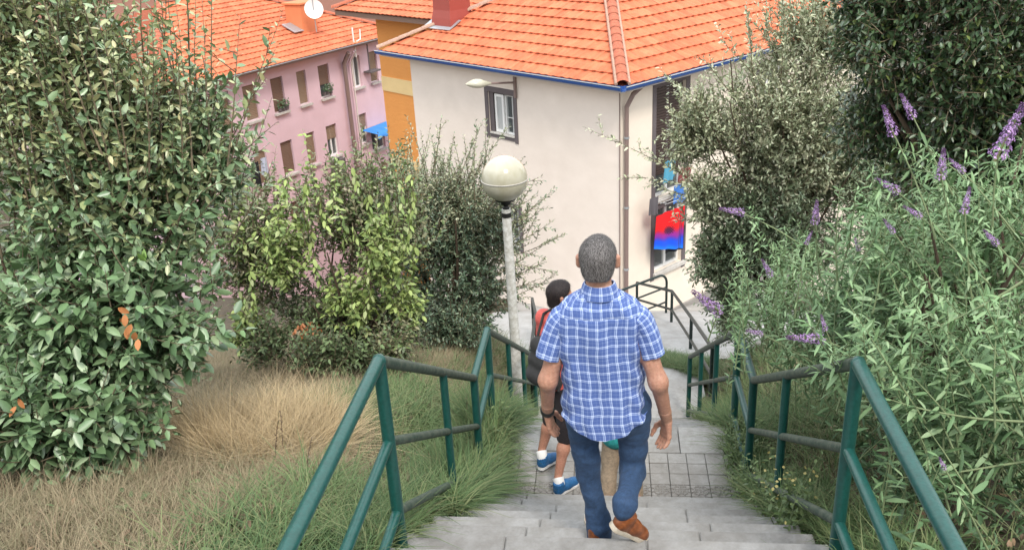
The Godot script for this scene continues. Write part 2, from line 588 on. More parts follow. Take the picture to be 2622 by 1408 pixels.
func build_lamp() -> void:
	var base := at_d(1331, 1050, 9.8)
	var ctr := at_d(1291, 457, 9.8)
	ctr.x = base.x - 0.035
	var r := 0.272
	var t := thing("street_lamp", "white peeling lamp post with a cream ball globe beside the stairs", "street lamp", base)
	var mb := MB.new()
	var top := ctr + Vector3(0, -r - 0.10, 0)
	mb.tube([base + Vector3(0, -0.5, 0), base.lerp(top, 0.32), base.lerp(top, 0.335), top], [0.088, 0.084, 0.064, 0.054], 16)
	part("post", mb, M.white_paint, t)
	mb = MB.new()
	mb.lathe(ctr, [Vector2(0.04, -r - 0.12), Vector2(0.045, -r - 0.08), Vector2(0.03, -r - 0.075), Vector2(0.03, -r - 0.05), Vector2(0.06, -r - 0.04), Vector2(0.065, -r + 0.0), Vector2(0.12, -r + 0.01), Vector2(0.135, -r + 0.045), Vector2(0.11, -r + 0.05)], 20)
	part("collar", mb, M.black, t)
	mb = MB.new()
	mb.tube([top + Vector3(0, -0.10, 0), top + Vector3(0, -0.045, 0)], [0.060, 0.060], 14)
	part("band", mb, M.black, t)
	var prof := []
	for k in 15:
		var a := lerpf(-PI * 0.5 + 0.5, -0.045, k / 14.0)
		prof.append(Vector2(cos(a) * r, sin(a) * r))
	mb = MB.new()
	mb.lathe(ctr, prof, 40)
	var lower := part("globe", mb, M.globe, t)
	lower.set_meta("label", "cream lower half of the globe")
	prof = []
	for k in 17:
		var a := lerpf(-0.02, PI * 0.5 - 0.002, k / 16.0)
		prof.append(Vector2(cos(a) * r, sin(a) * r))
	mb = MB.new()
	mb.lathe(ctr, prof, 40)
	part("globe_cap", mb, M.globe, t)
	mb = MB.new()
	mb.lathe(ctr, [Vector2(r - 0.004, -0.016), Vector2(r + 0.005, -0.014), Vector2(r + 0.005, -0.002), Vector2(r - 0.004, 0.0)], 40)
	part("seam_ring", mb, M.sill, t)

# ------------------------------------------------------------------ houses
# A facade frame: origin o (y = 0 level kept absolute), u along the wall, n outward.
func fp(o: Vector3, u: Vector3, n: Vector3, s: float, y: float, out := 0.0) -> Vector3:
	return Vector3(o.x, 0, o.z) + u * s + n * out + Vector3(0, y, 0)

func wall_mesh(o: Vector3, u: Vector3, n: Vector3, s0: float, s1: float, y0: float, y1: float, holes: Array, deep := 0.22) -> MB:
	var mb := MB.new()
	var ss := [s0, s1]
	var ys := [y0, y1]
	for h in holes:
		ss.append(h[0]); ss.append(h[1]); ys.append(h[2]); ys.append(h[3])
	ss.sort(); ys.sort()
	for i in ss.size() - 1:
		for j in ys.size() - 1:
			if ss[i + 1] - ss[i] < 1e-4 or ys[j + 1] - ys[j] < 1e-4: continue
			var cs: float = (ss[i] + ss[i + 1]) * 0.5
			var cy: float = (ys[j] + ys[j + 1]) * 0.5
			var hole := false
			for h in holes:
				if cs > h[0] and cs < h[1] and cy > h[2] and cy < h[3]: hole = true
			if hole: continue
			mb.face([fp(o, u, n, ss[i], ys[j]), fp(o, u, n, ss[i + 1], ys[j]), fp(o, u, n, ss[i + 1], ys[j + 1]), fp(o, u, n, ss[i], ys[j + 1])], n)
	for h in holes:
		var c := [[h[0], h[2]], [h[1], h[2]], [h[1], h[3]], [h[0], h[3]]]
		for k in 4:
			var a: Array = c[k]
			var b: Array = c[(k + 1) % 4]
			var mid := fp(o, u, n, (h[0] + h[1]) * 0.5, (h[2] + h[3]) * 0.5)
			var p := fp(o, u, n, a[0], a[1])
			var q := fp(o, u, n, b[0], b[1])
			mb.face([p, q, q - n * deep, p - n * deep], mid - (p + q) * 0.5)
	return mb

func fbox(o: Vector3, u: Vector3, n: Vector3, s0: float, s1: float, y0: float, y1: float, o0: float, o1: float, mb: MB = null, bev := 0.0) -> MB:
	if mb == null: mb = MB.new()
	mb.box(fp(o, u, n, (s0 + s1) * 0.5, (y0 + y1) * 0.5, (o0 + o1) * 0.5), Vector3(absf(s1 - s0), absf(y1 - y0), absf(o1 - o0)), Basis(u, Vector3.UP, n), bev)
	return mb

# window in a hole: frame, glass, interior; returns the window part
func window(house: Node3D, o: Vector3, u: Vector3, n: Vector3, h: Array, sashes: int, fm: Material, back: Material, fw := 0.06) -> MeshInstance3D:
	var mb := MB.new()
	var z0 := -0.17
	var z1 := -0.11
	fbox(o, u, n, h[0], h[0] + fw, h[2], h[3], z0, z1, mb)
	fbox(o, u, n, h[1] - fw, h[1], h[2], h[3], z0, z1, mb)
	fbox(o, u, n, h[0] + fw, h[1] - fw, h[2], h[2] + fw, z0, z1, mb)
	fbox(o, u, n, h[0] + fw, h[1] - fw, h[3] - fw, h[3], z0, z1, mb)
	for k in range(1, sashes):
		var c: float = lerpf(h[0], h[1], float(k) / sashes)
		fbox(o, u, n, c - fw * 0.6, c + fw * 0.6, h[2] + fw, h[3] - fw, z0, z1 + 0.005, mb)
	var w := part("window", mb, fm, house)
	var g := MB.new()
	g.face([fp(o, u, n, h[0] + fw, h[2] + fw, -0.145), fp(o, u, n, h[1] - fw, h[2] + fw, -0.145), fp(o, u, n, h[1] - fw, h[3] - fw, -0.145), fp(o, u, n, h[0] + fw, h[3] - fw, -0.145)], n)
	part("pane", g, M.glass, w)
	var b := MB.new()
	# the room behind: back wall, sides, floor and ceiling
	var dz := -1.8
	var c := [[h[0] - 0.05, h[2] - 0.3], [h[1] + 0.05, h[2] - 0.3], [h[1] + 0.05, h[3] + 0.1], [h[0] - 0.05, h[3] + 0.1]]
	b.face([fp(o, u, n, c[0][0], c[0][1], dz), fp(o, u, n, c[1][0], c[1][1], dz), fp(o, u, n, c[2][0], c[2][1], dz), fp(o, u, n, c[3][0], c[3][1], dz)], n)
	var mid := fp(o, u, n, (h[0] + h[1]) * 0.5, (h[2] + h[3]) * 0.5, -0.9)
	for k in 4:
		var p: Array = c[k]
		var q: Array = c[(k + 1) % 4]
		var a0 := fp(o, u, n, p[0], p[1], -0.225)
		var a1 := fp(o, u, n, q[0], q[1], -0.225)
		b.face([a0, a1, fp(o, u, n, q[0], q[1], dz), fp(o, u, n, p[0], p[1], dz)], mid - (a0 + a1) * 0.5)
	part("room", b, back, w)
	return w

# roller shutter with real slats joined in one piece
func shutter(house: Node3D, o: Vector3, u: Vector3, n: Vector3, h: Array, m: Material, drop := 1.0) -> MeshInstance3D:
	var mb := MB.new()
	var y: float = h[3]
	var end: float = lerpf(h[3], h[2], drop)
	while y > end + 0.02:
		fbox(o, u, n, h[0] + 0.01, h[1] - 0.01, maxf(y - 0.062, end), y - 0.006, -0.12, -0.09, mb)
		y -= 0.07
	fbox(o, u, n, h[0] + 0.01, h[1] - 0.01, end, h[3], -0.16, -0.125, mb)
	return part("shutter", mb, m, house)

# a roof tile: long axis z (down-slope = +z), width along x, normal y
func roof_tile_mesh() -> ArrayMesh:
	var mb := MB.new()
	var prof := [Vector2(-0.135, 0.012), Vector2(-0.11, 0.005), Vector2(-0.04, 0.003), Vector2(-0.015, 0.006), Vector2(0.02, 0.016), Vector2(0.065, 0.022), Vector2(0.11, 0.018), Vector2(0.132, 0.010)]
	var r0 := []
	var r1 := []
	for p in prof:
		r0.append(Vector3(p.x, p.y - 0.005, -0.22))
		r1.append(Vector3(p.x, p.y + 0.040, 0.22))
	mb.grid([r0, r1], false)
	var lo := []
	for p in r1: lo.append(p + Vector3(0, -0.034, -0.004))
	mb.grid([r1, lo], false)
	return mb.mesh()

# cover a sloping roof face with tiles.  a = eave start, u along eave (unit), inw = horizontal inward (unit), run = horizontal depth
# left_hip / right_hip: 1 = the hip cuts back at 45 degrees in plan, 0 = straight verge
func tile_face(roof: Node3D, a: Vector3, u: Vector3, inw: Vector3, length: float, run: float, pitch: float, lh: float, rh: float, tm: Mesh, store: Dictionary) -> void:
	var up := (inw * cos(pitch) + Vector3.UP * sin(pitch)).normalized()
	var nn := (Vector3.UP * cos(pitch) - inw * sin(pitch)).normalized()
	var bas := Basis(u, nn, -up)
	if bas.determinant() < 0.0: bas = Basis(-u, nn, -up)
	var course := 0.375
	var m := 0.20
	var j := 0
	while m * cos(pitch) < run:
		var q := m * cos(pitch)
		var s := 0.13 + lh * q
		while s < length - rh * q - 0.05:
			var p := a + u * s + up * (m + rng.randf_range(-0.006, 0.006)) + nn * (0.012 + rng.randf_range(0.0, 0.005))
			var b2 := bas * Basis(Vector3.UP, rng.randf_range(-0.012, 0.012)) * Basis(Vector3.BACK, rng.randf_range(-0.012, 0.012))
			store.xf.append(Transform3D(b2, p))
			store.k.append(rng.randi() % 4)
			s += 0.262
		m += course
		j += 1

func finish_tiles(roof: Node3D, tm: Mesh, store: Dictionary, limit := 300) -> void:
	var order := range(store.xf.size())
	var key := []
	for i in store.xf.size():
		var p: Vector3 = store.xf[i].origin
		key.append(p.distance_squared_to(EYE) + (0.0 if seen(p) else 1e6))
	order.sort_custom(func(x, y): return key[x] < key[y])
	var base := offset_of(roof)
	for i in mini(limit, order.size()):
		var o := put("roof_tile", tm, M.roof_tones[store.k[order[i]]], roof)
		var t: Transform3D = store.xf[order[i]]
		t.origin -= base
		o.transform = t
	var xf := []
	var cs := []
	for i in range(mini(limit, order.size()), order.size()):
		xf.append(store.xf[order[i]])
		cs.append(roof_tone(store.k[order[i]]))
	if xf.size() > 0: multi("roof_tiles", tm, M.tileroof, roof, xf, cs)

func half_round(parent: Node3D, called: String, a: Vector3, b: Vector3, r: float, m: Material, mortar: bool) -> void:
	# hip or ridge tiles: overlapping half-round caps
	var len_ := a.distance_to(b)
	var t := (b - a) / len_
	var side := t.cross(Vector3.UP).normalized()
	var upv := side.cross(t).normalized()
	var count := int(len_ / 0.36)
	var cap := MB.new()
	var rows := []
	for e in [[0.0, 1.06], [0.40, 0.92]]:
		var row := []
		for k in 9:
			var an := PI * k / 8.0
			row.append(Vector3(cos(an) * r * e[1], sin(an) * r * 0.72 * e[1], -e[0]))
		rows.append(row)
	cap.grid(rows, false)
	var cm := cap.mesh()
	for i in count:
		var o := put(called, cm, M.hip if m == null else m, parent)
		var z := -t
		o.transform = Transform3D(Basis(side, upv, z), a + t * (0.36 * i) - offset_of(parent) + upv * 0.02)
	if mortar:
		for s in [-1.0, 1.0]:
			var mb := MB.new()
			mb.tube([a + side * s * r * 1.12 + upv * 0.02, b + side * s * r * 1.12 + upv * 0.02], [0.038, 0.038], 6)
			part("mortar_line", mb, M.mortar, parent)

func hip_deck(mb: MB, a: Vector3, u: Vector3, inw: Vector3, length: float, run: float, pitch: float, lh: float, rh: float) -> void:
	var rise := run * tan(pitch)
	var p0 := a
	var p1 := a + u * length
	var p2 := a + u * (length - rh * run) + inw * run + Vector3.UP * rise
	var p3 := a + u * (lh * run) + inw * run + Vector3.UP * rise
	mb.face([p0, p1, p2, p3], Vector3.UP)

func gutter(parent: Node3D, a: Vector3, b: Vector3, out: Vector3, m: Material, called := "gutter") -> void:
	var rows := []
	for p in [a, b]:
		var row := []
		for k in 9:
			var an := PI * k / 8.0
			row.append(p + out * (0.075 - cos(an) * 0.075) + Vector3(0, -sin(an) * 0.11, 0))
		rows.append(row)
	var mb := MB.new()
	mb.grid(rows, false)
	var g := part(called, mb, m, parent)
	var lip := MB.new()
	lip.tube([a + out * 0.15, b + out * 0.15], [0.014, 0.014], 6)
	part("lip", lip, M.zinc, g)

func build_beige_house() -> void:
	rng.seed = 77
	var o := at_d(1590, 300, 20.0)
	var al := deg_to_rad(48.5)
	var ul := Vector3(-sin(al), 0, -cos(al))
	var ur := Vector3(cos(al), 0, -sin(al))
	# outward normals
	var nl := -ur
	var nr := -ul
	var t := thing("beige_house", "beige plastered house with an orange tiled hip roof at the foot of the stairs", "house", Vector3(o.x, -6.5, o.z))
	var wl := 8.0
	var wr := 13.0
	var ytop := 0.42
	# left facade
	var h1 := [3.62, 4.62, -1.50, -0.38]
	var h2 := [3.62, 4.62, -4.60, -3.48]
	part("wall", wall_mesh(o, ul, nl, 0.0, wl, -9.0, ytop, [h1, h2]), M.plaster, t)
	var d1 := [1.28, 2.42, -2.75, 0.02]
	var d2 := [1.28, 2.42, -4.75, -3.05]
	var d3 := [5.6, 6.8, -1.6, -0.2]
	part("wall", wall_mesh(o, ur, nr, 0.0, wr, -9.5, ytop, [d1, d2, d3]), M.plaster2, t)
	var bk := MB.new()
	bk.face([fp(o, ul, nl, wl, -9), fp(o, ul, nl, wl, -9, -wr), fp(o, ul, nl, wl, ytop, -wr), fp(o, ul, nl, wl, ytop)], ul)
	bk.face([fp(o, ur, nr, wr, -9.5), fp(o, ur, nr, wr, -9.5, -wl), fp(o, ur, nr, wr, ytop, -wl), fp(o, ur, nr, wr, ytop)], ur)
	part("wall", bk, M.plaster, t)
	# plinth
	var pl := MB.new()
	fbox(o, ur, nr, 2.0, 9.0, -9.4, -6.05, 0.002, 0.06, pl)
	part("plinth", pl, M.plinth, t)
	# window of the left facade: painted surround, recessed white frame, one sash swung in
	for h in [h1, h2]:
		var sr := MB.new()
		fbox(o, ul, nl, h[0] - 0.12, h[0], h[2] - 0.14, h[3] + 0.14, 0.002, 0.02, sr)
		fbox(o, ul, nl, h[1], h[1] + 0.13, h[2] - 0.14, h[3] + 0.14, 0.002, 0.02, sr)
		fbox(o, ul, nl, h[0], h[1], h[3], h[3] + 0.14, 0.002, 0.02, sr)
		fbox(o, ul, nl, h[0], h[1], h[2] - 0.10, h[2], 0.002, 0.02, sr)
		var jm := MB.new()
		part("window_surround", sr, M.surround, t)
		fbox(o, ul, nl, h[0] + 0.002, h[0] + 0.022, h[2] + 0.05, h[3] - 0.002, -0.10, -0.002, jm)
		fbox(o, ul, nl, h[1] - 0.16, h[1] - 0.002, h[2] + 0.05, h[3] - 0.002, -0.10, -0.03, jm)
		fbox(o, ul, nl, h[0] + 0.022, h[1] - 0.16, h[3] - 0.03, h[3] - 0.002, -0.10, -0.03, jm)
		part("jamb", jm, M.surround, t)
		var hw := [h[0] + 0.03, h[1] - 0.16, h[2] + 0.03, h[3] - 0.03]
		var w := window(t, o, ul, nl, hw, 2, M.pvc, M.interior, 0.05)
		# swung sash with a pale blind behind its glass
		var sash := MB.new()
		var sm: float = (hw[0] + hw[1]) * 0.5 + 0.02
		var se: float = hw[1] - 0.03
		fbox(o, ul, nl, sm, sm + 0.075, hw[2] + 0.02, hw[3] - 0.02, -0.10, -0.05, sash, 0.008)
		fbox(o, ul, nl, se - 0.075, se, hw[2] + 0.02, hw[3] - 0.02, -0.10, -0.05, sash, 0.008)
		fbox(o, ul, nl, sm + 0.075, se - 0.075, hw[3] - 0.095, hw[3] - 0.02, -0.10, -0.05, sash, 0.008)
		fbox(o, ul, nl, sm + 0.075, se - 0.075, hw[2] + 0.02, hw[2] + 0.095, -0.10, -0.05, sash, 0.008)
		part("sash", sash, M.pvc, w)
		var bl := MB.new()
		fbox(o, ul, nl, sm + 0.075, se - 0.075, hw[2] + 0.095, hw[3] - 0.095, -0.088, -0.08, bl)
		part("blind", bl, M.curtain, w)
		var bars := MB.new()
		fbox(o, ul, nl, hw[0] + 0.14, hw[0] + 0.16, hw[2] + 0.05, hw[3] - 0.05, -0.13, -0.11, bars)
		fbox(o, ul, nl, hw[0] + 0.05, sm - 0.02, (hw[2] + hw[3]) * 0.5 - 0.09, (hw[2] + hw[3]) * 0.5 - 0.07, -0.13, -0.112, bars)
		part("glazing_bar", bars, M.pvc, w)
		var sl := MB.new()
		fbox(o, ul, nl, h[0] + 0.004, h[1] - 0.04, h[2] + 0.004, h[2] + 0.045, -0.10, 0.05, sl, 0.006)
		part("sill", sl, M.sill, w)
	# tall openings of the right facade
	for h in [d1, d2, d3]:
		var w2 := window(t, o, ur, nr, h, 2, M.pvc, M.interior, 0.07)
		var sl2 := MB.new()
		fbox(o, ur, nr, h[0] - 0.05, h[1] + 0.12, h[2] - 0.11, h[2] - 0.002, -0.12, 0.09, sl2, 0.01)
		part("sill", sl2, M.sill, w2)
		var jb := MB.new()
		fbox(o, ur, nr, h[0] - 0.14, h[0] - 0.002, h[2] - 0.2, h[3] + 0.12, 0.002, 0.015, jb)
		fbox(o, ur, nr, h[1] + 0.002, h[1] + 0.16, h[2] - 0.2, h[3] + 0.12, 0.002, 0.015, jb)
		fbox(o, ur, nr, h[0], h[1], h[3] + 0.002, h[3] + 0.12, 0.002, 0.015, jb)
		part("window_surround", jb, M.surround, t)
	shutter(t, o, ur, nr, d1, M.door_brown, 0.8)
	# corner downpipe
	var dp := MB.new()
	var pc := fp(o, ur, nr, 0.10, 0, 0.09)
	var e0 := fp(o, ur, nr, 0.10, 0.24, 0.09)
	dp.tube([fp(o, ur, nr, 0.35, 0.28, 0.36), fp(o, ur, nr, 0.2, 0.08, 0.2), e0 + Vector3(0, -0.45, 0), Vector3(pc.x, -8.6, pc.z)], [0.055], 12)
	var dpo := part("downpipe", dp, M.brown_pipe, t)
	for y in [-0.9, -2.6, -4.2]:
		var cl := MB.new()
		cl.tube([Vector3(pc.x, y, pc.z), Vector3(pc.x, y - 0.05, pc.z)], [0.066], 12)
		part("bracket", cl, M.zinc, dpo)
	var cable := MB.new()
	cable.tube([fp(o, ul, nl, 0.02, 0.3, 0.02), fp(o, ul, nl, 0.02, -8.5, 0.02)], [0.012], 6)
	part("cable", cable, M.brown_pipe, t)
	# roof
	var ov := 0.42
	var pitch := deg_to_rad(26.0)
	var ey := 0.36
	var A := fp(o, ul, nl, 0.0, ey, 0.0) - (ul + ur) * ov
	var LL := 9.35
	var LR := 14.2
	var run := 4.6
	var rf := MB.new()
	var a_in := A - Vector3(0, 0.02, 0)
	hip_deck(rf, a_in, ul, ur, LL, run, pitch, 1.0, 1.0)
	hip_deck(rf, a_in, ur, ul, LR, run, pitch, 1.0, 1.0)
	hip_deck(rf, a_in + ul * LL, ur, -ul, LR, run, pitch, 1.0, 1.0)
	var roof := part("roof", rf, M.deck, t)
	var sf := MB.new()
	sf.box(fp(o, ul, nl, 0, ey - 0.09) + ul * (LL * 0.5 - ov) + ur * (LR * 0.5 - ov), Vector3(LL - 0.06, 0.10, LR - 0.06), Basis(ul, Vector3.UP, ul.cross(Vector3.UP)))
	part("soffit", sf, M.soffit, roof)
	var tm := roof_tile_mesh()
	var store := {"xf": [], "k": []}
	tile_face(roof, A, ul, ur, LL, run, pitch, 1.0, 1.0, tm, store)
	tile_face(roof, A, ur, ul, LR, run, pitch, 1.0, 1.0, tm, store)
	finish_tiles(roof, tm, store, 300)
	var hipv := (ul + ur + Vector3.UP * tan(pitch)) * run
	half_round(roof, "hip_tile", A + Vector3(0, 0.06, 0), A + hipv + Vector3(0, 0.06, 0), 0.13, null, true)
	var Bq := A + ul * LL
	half_round(roof, "hip_tile", Bq + Vector3(0, 0.06, 0), Bq + (-ul + ur + Vector3.UP * tan(pitch)) * run + Vector3(0, 0.06, 0), 0.12, M.mortar, false)
	gutter(roof, A + Vector3(0, 0.03, 0) - ul * 0.05, Bq + Vector3(0, 0.03, 0), nl, M.blue_gutter)
	gutter(roof, A + Vector3(0, 0.03, 0) - ur * 0.05, A + ur * LR + Vector3(0, 0.03, 0), nr, M.blue_gutter)
	# red metal chimney on the left slope
	var up := ur * cos(pitch) + Vector3.UP * sin(pitch)
	var c0 := A + ul * 7.75 + up * 1.75
	var cw := 0.38
	var rows := []
	for e in [[-0.35, 1.22], [0.1, 1.1], [0.32, 1.0], [1.6, 0.93]]:
		var row := []
		for k in [[-1, -1], [1, -1], [1, 1], [-1, 1]]:
			row.append(c0 + (ul * k[0] + ur * k[1]) * cw * e[1] + Vector3(0, e[0], 0))
		rows.append(row)
	var ch := MB.new()
	for r in rows.size() - 1:
		for k in 4:
			var k2 := (k + 1) % 4
			var mid: Vector3 = (rows[r][k] + rows[r + 1][k2]) * 0.5
			ch.face([rows[r][k], rows[r][k2], rows[r + 1][k2], rows[r + 1][k]], mid - Vector3(c0.x, mid.y, c0.z))
	ch.face(rows[3], Vector3.UP)
	part("chimney", ch, M.chimney, roof)
	var fl := MB.new()
	var nn := (Vector3.UP * cos(pitch) - ur * sin(pitch)).normalized()
	fl.box(A + ul * 7.85 + up * 1.42 + nn * 0.09, Vector3(1.25, 0.02, 0.5), Basis(ul, nn, ul.cross(nn)))
	part("flashing", fl, M.zinc, roof)
	# wall street light on the left facade
	var wlmp := thing("wall_lamp", "grey cobra-head street light on a bracket above the white window of the beige house", "wall lamp", fp(o, ul, nl, 3.5, -0.1, 0.05))
	var br := MB.new()
	fbox(o, ul, nl, 3.46, 3.54, -0.42, 0.16, 0.02, 0.07, br, 0.008)
	part("bracket", br, M.brown_pipe, wlmp)
	var arm := MB.new()
	var p0 := fp(o, ul, nl, 3.5, -0.02, 0.07)
	var p1 := fp(o, ul, nl, 3.75, 0.04, 0.75)
	arm.tube([p0, p1], [0.028], 8)
	part("arm", arm, M.brown_pipe, wlmp)
	var ax := (p1 - p0).normalized()
	var hd := []
	var pw := [0.04, 0.08, 0.13, 0.165, 0.17, 0.15, 0.09, 0.01]
	var side := ax.cross(Vector3.UP).normalized()
	var upl := side.cross(ax)
	for i in pw.size():
		var row := []
		for k in 14:
			var an := TAU * k / 14.0
			row.append(p1 + ax * (-0.1 + 0.098 * i) + side * cos(an) * pw[i] + upl * (sin(an) * pw[i] * (0.75 if sin(an) > 0 else 0.6)))
		hd.append(row)
	var hm := MB.new()
	hm.grid(hd, true)
	part("lamp_head", hm, M.globe, wlmp)
	build_laundry(o, ur, nr)

func cloth(called: String, label: String, a: Vector3, u: Vector3, n: Vector3, w: float, h: float, m: Material, slant := 0.0, group := "") -> Node3D:
	var rows := []
	var uvs := []
	for j in 17:
		var row := []
		var ur := []
		for i in 15:
			var f := i / 14.0
			var g := j / 16.0
			var fold := 0.035 * g * sin(f * 15.0 + a.y * 5.0) + 0.02 * sin(f * 7.0 + 2.0 + g * 2.0)
			row.append(a + u * (w * f) + Vector3(0, -(h + slant * f) * g + 0.012 * sin(f * 22.0) * (1.0 - g), 0) + n * fold)
			ur.append(Vector2(f, g))
		rows.append(row); uvs.append(ur)
	var back := []
	for row in rows:
		var r2 := []
		for p in row: r2.append(p - n * 0.006)
		back.append(r2)
	var mb := MB.new()
	mb.grid(rows, false, uvs)
	mb.grid(back, false, uvs, true)
	var off := a + u * w * 0.5
	for i in mb.v.size(): mb.v[i] -= off
	var o := put(called, mb.mesh(), m, self, off)
	tag(o, label, "laundry", group)
	return o

func build_laundry(o: Vector3, u: Vector3, n: Vector3) -> void:
	# clothes line on two brackets below the upper opening
	var ln := thing("clothes_line", "clothes line on brackets outside the beige house's right-hand windows", "clothes line", fp(o, u, n, 1.1, -2.75, 0.1))
	for s in [1.1, 2.7]:
		var mb := MB.new()
		mb.tube([fp(o, u, n, s, -2.75, 0.0), fp(o, u, n, s, -2.70, 0.55)], [0.014], 6)
		part("bracket", mb, M.zinc, ln)
	for k in 3:
		var mb := MB.new()
		mb.tube([fp(o, u, n, 1.05, -2.72, 0.22 + k * 0.14), fp(o, u, n, 1.9, -2.74, 0.22 + k * 0.14), fp(o, u, n, 2.75, -2.72, 0.22 + k * 0.14)], [0.005], 5)
		part("line", mb, M.pvc, ln)
	# beach towel, red fading to violet and blue (dyed cloth)
	var im := Image.create(128, 256, false, Image.FORMAT_RGB8)
	for y in 256:
		for x in 128:
			var g := y / 255.0 + 0.02 * sin(x * 0.12)
			var c := Color(0.86, 0.04, 0.08)
			c = c.lerp(Color(0.55, 0.13, 0.55), smoothstep(0.42, 0.62, g))
			c = c.lerp(Color(0.04, 0.30, 0.85), smoothstep(0.62, 0.82, g))
			c = c.lerp(Color(0.03, 0.45, 0.9), smoothstep(0.85, 1.0, g))
			# dark palm-like print in the middle
			var dx := (x - 58.0) / 26.0
			var dy := (y - 128.0) / 34.0
			if dx * dx + dy * dy + 0.45 * sin(x * 0.7) * sin(y * 0.33) < 0.55: c = c.lerp(Color(0.18, 0.05, 0.2), 0.75)
			if absf(x - 108.0) < 2.5 or absf(x - 117.0) < 1.5: c = c.lerp(Color(0.25, 0.05, 0.25), 0.6)
			im.set_pixel(x, y, c)
	im.generate_mipmaps()
	var tm := StandardMaterial3D.new()
	tm.albedo_texture = ImageTexture.create_from_image(im)
	tm.roughness = 0.9
	tm.cull_mode = BaseMaterial3D.CULL_DISABLED
	cloth("beach_towel", "red and blue dyed beach towel hanging outside the beige house window", fp(o, u, n, 0.80, -2.98, 0.42), u, n, 1.15, 0.86, tm, 0.32)
	cloth("shirt_on_line", "dark grey garment hanging on the line beside the beach towel", fp(o, u, n, 0.62, -2.5, 0.36), u, n, 0.34, 0.42, mat(lin(0.10, 0.09, 0.10), 0.9), 0.05)
	cloth("cloth_on_line", "turquoise cloth draped on the line above the beach towel", fp(o, u, n, 1.18, -1.72, 0.36), u, n, 0.42, 0.55, mat(lin(0.08, 0.30, 0.44), 0.9), -0.1)
	cloth("striped_cloth", "dark red cloth hung next to the turquoise cloth", fp(o, u, n, 1.6, -2.0, 0.45), u, n, 0.55, 0.34, mat(lin(0.20, 0.05, 0.05), 0.9), 0.08)
	cloth("blue_cloth", "bright blue cloth hung just above the beach towel", fp(o, u, n, 1.5, -2.4, 0.40), u, n, 0.6, 0.45, mat(lin(0.05, 0.17, 0.5), 0.9), 0.04)
	cloth("dark_trousers_on_line", "black garment hanging behind the bottom of the beach towel", fp(o, u, n, 1.35, -3.6, 0.30), u, n, 0.8, 0.55, mat(lin(0.015, 0.015, 0.02), 0.9), 0.1)

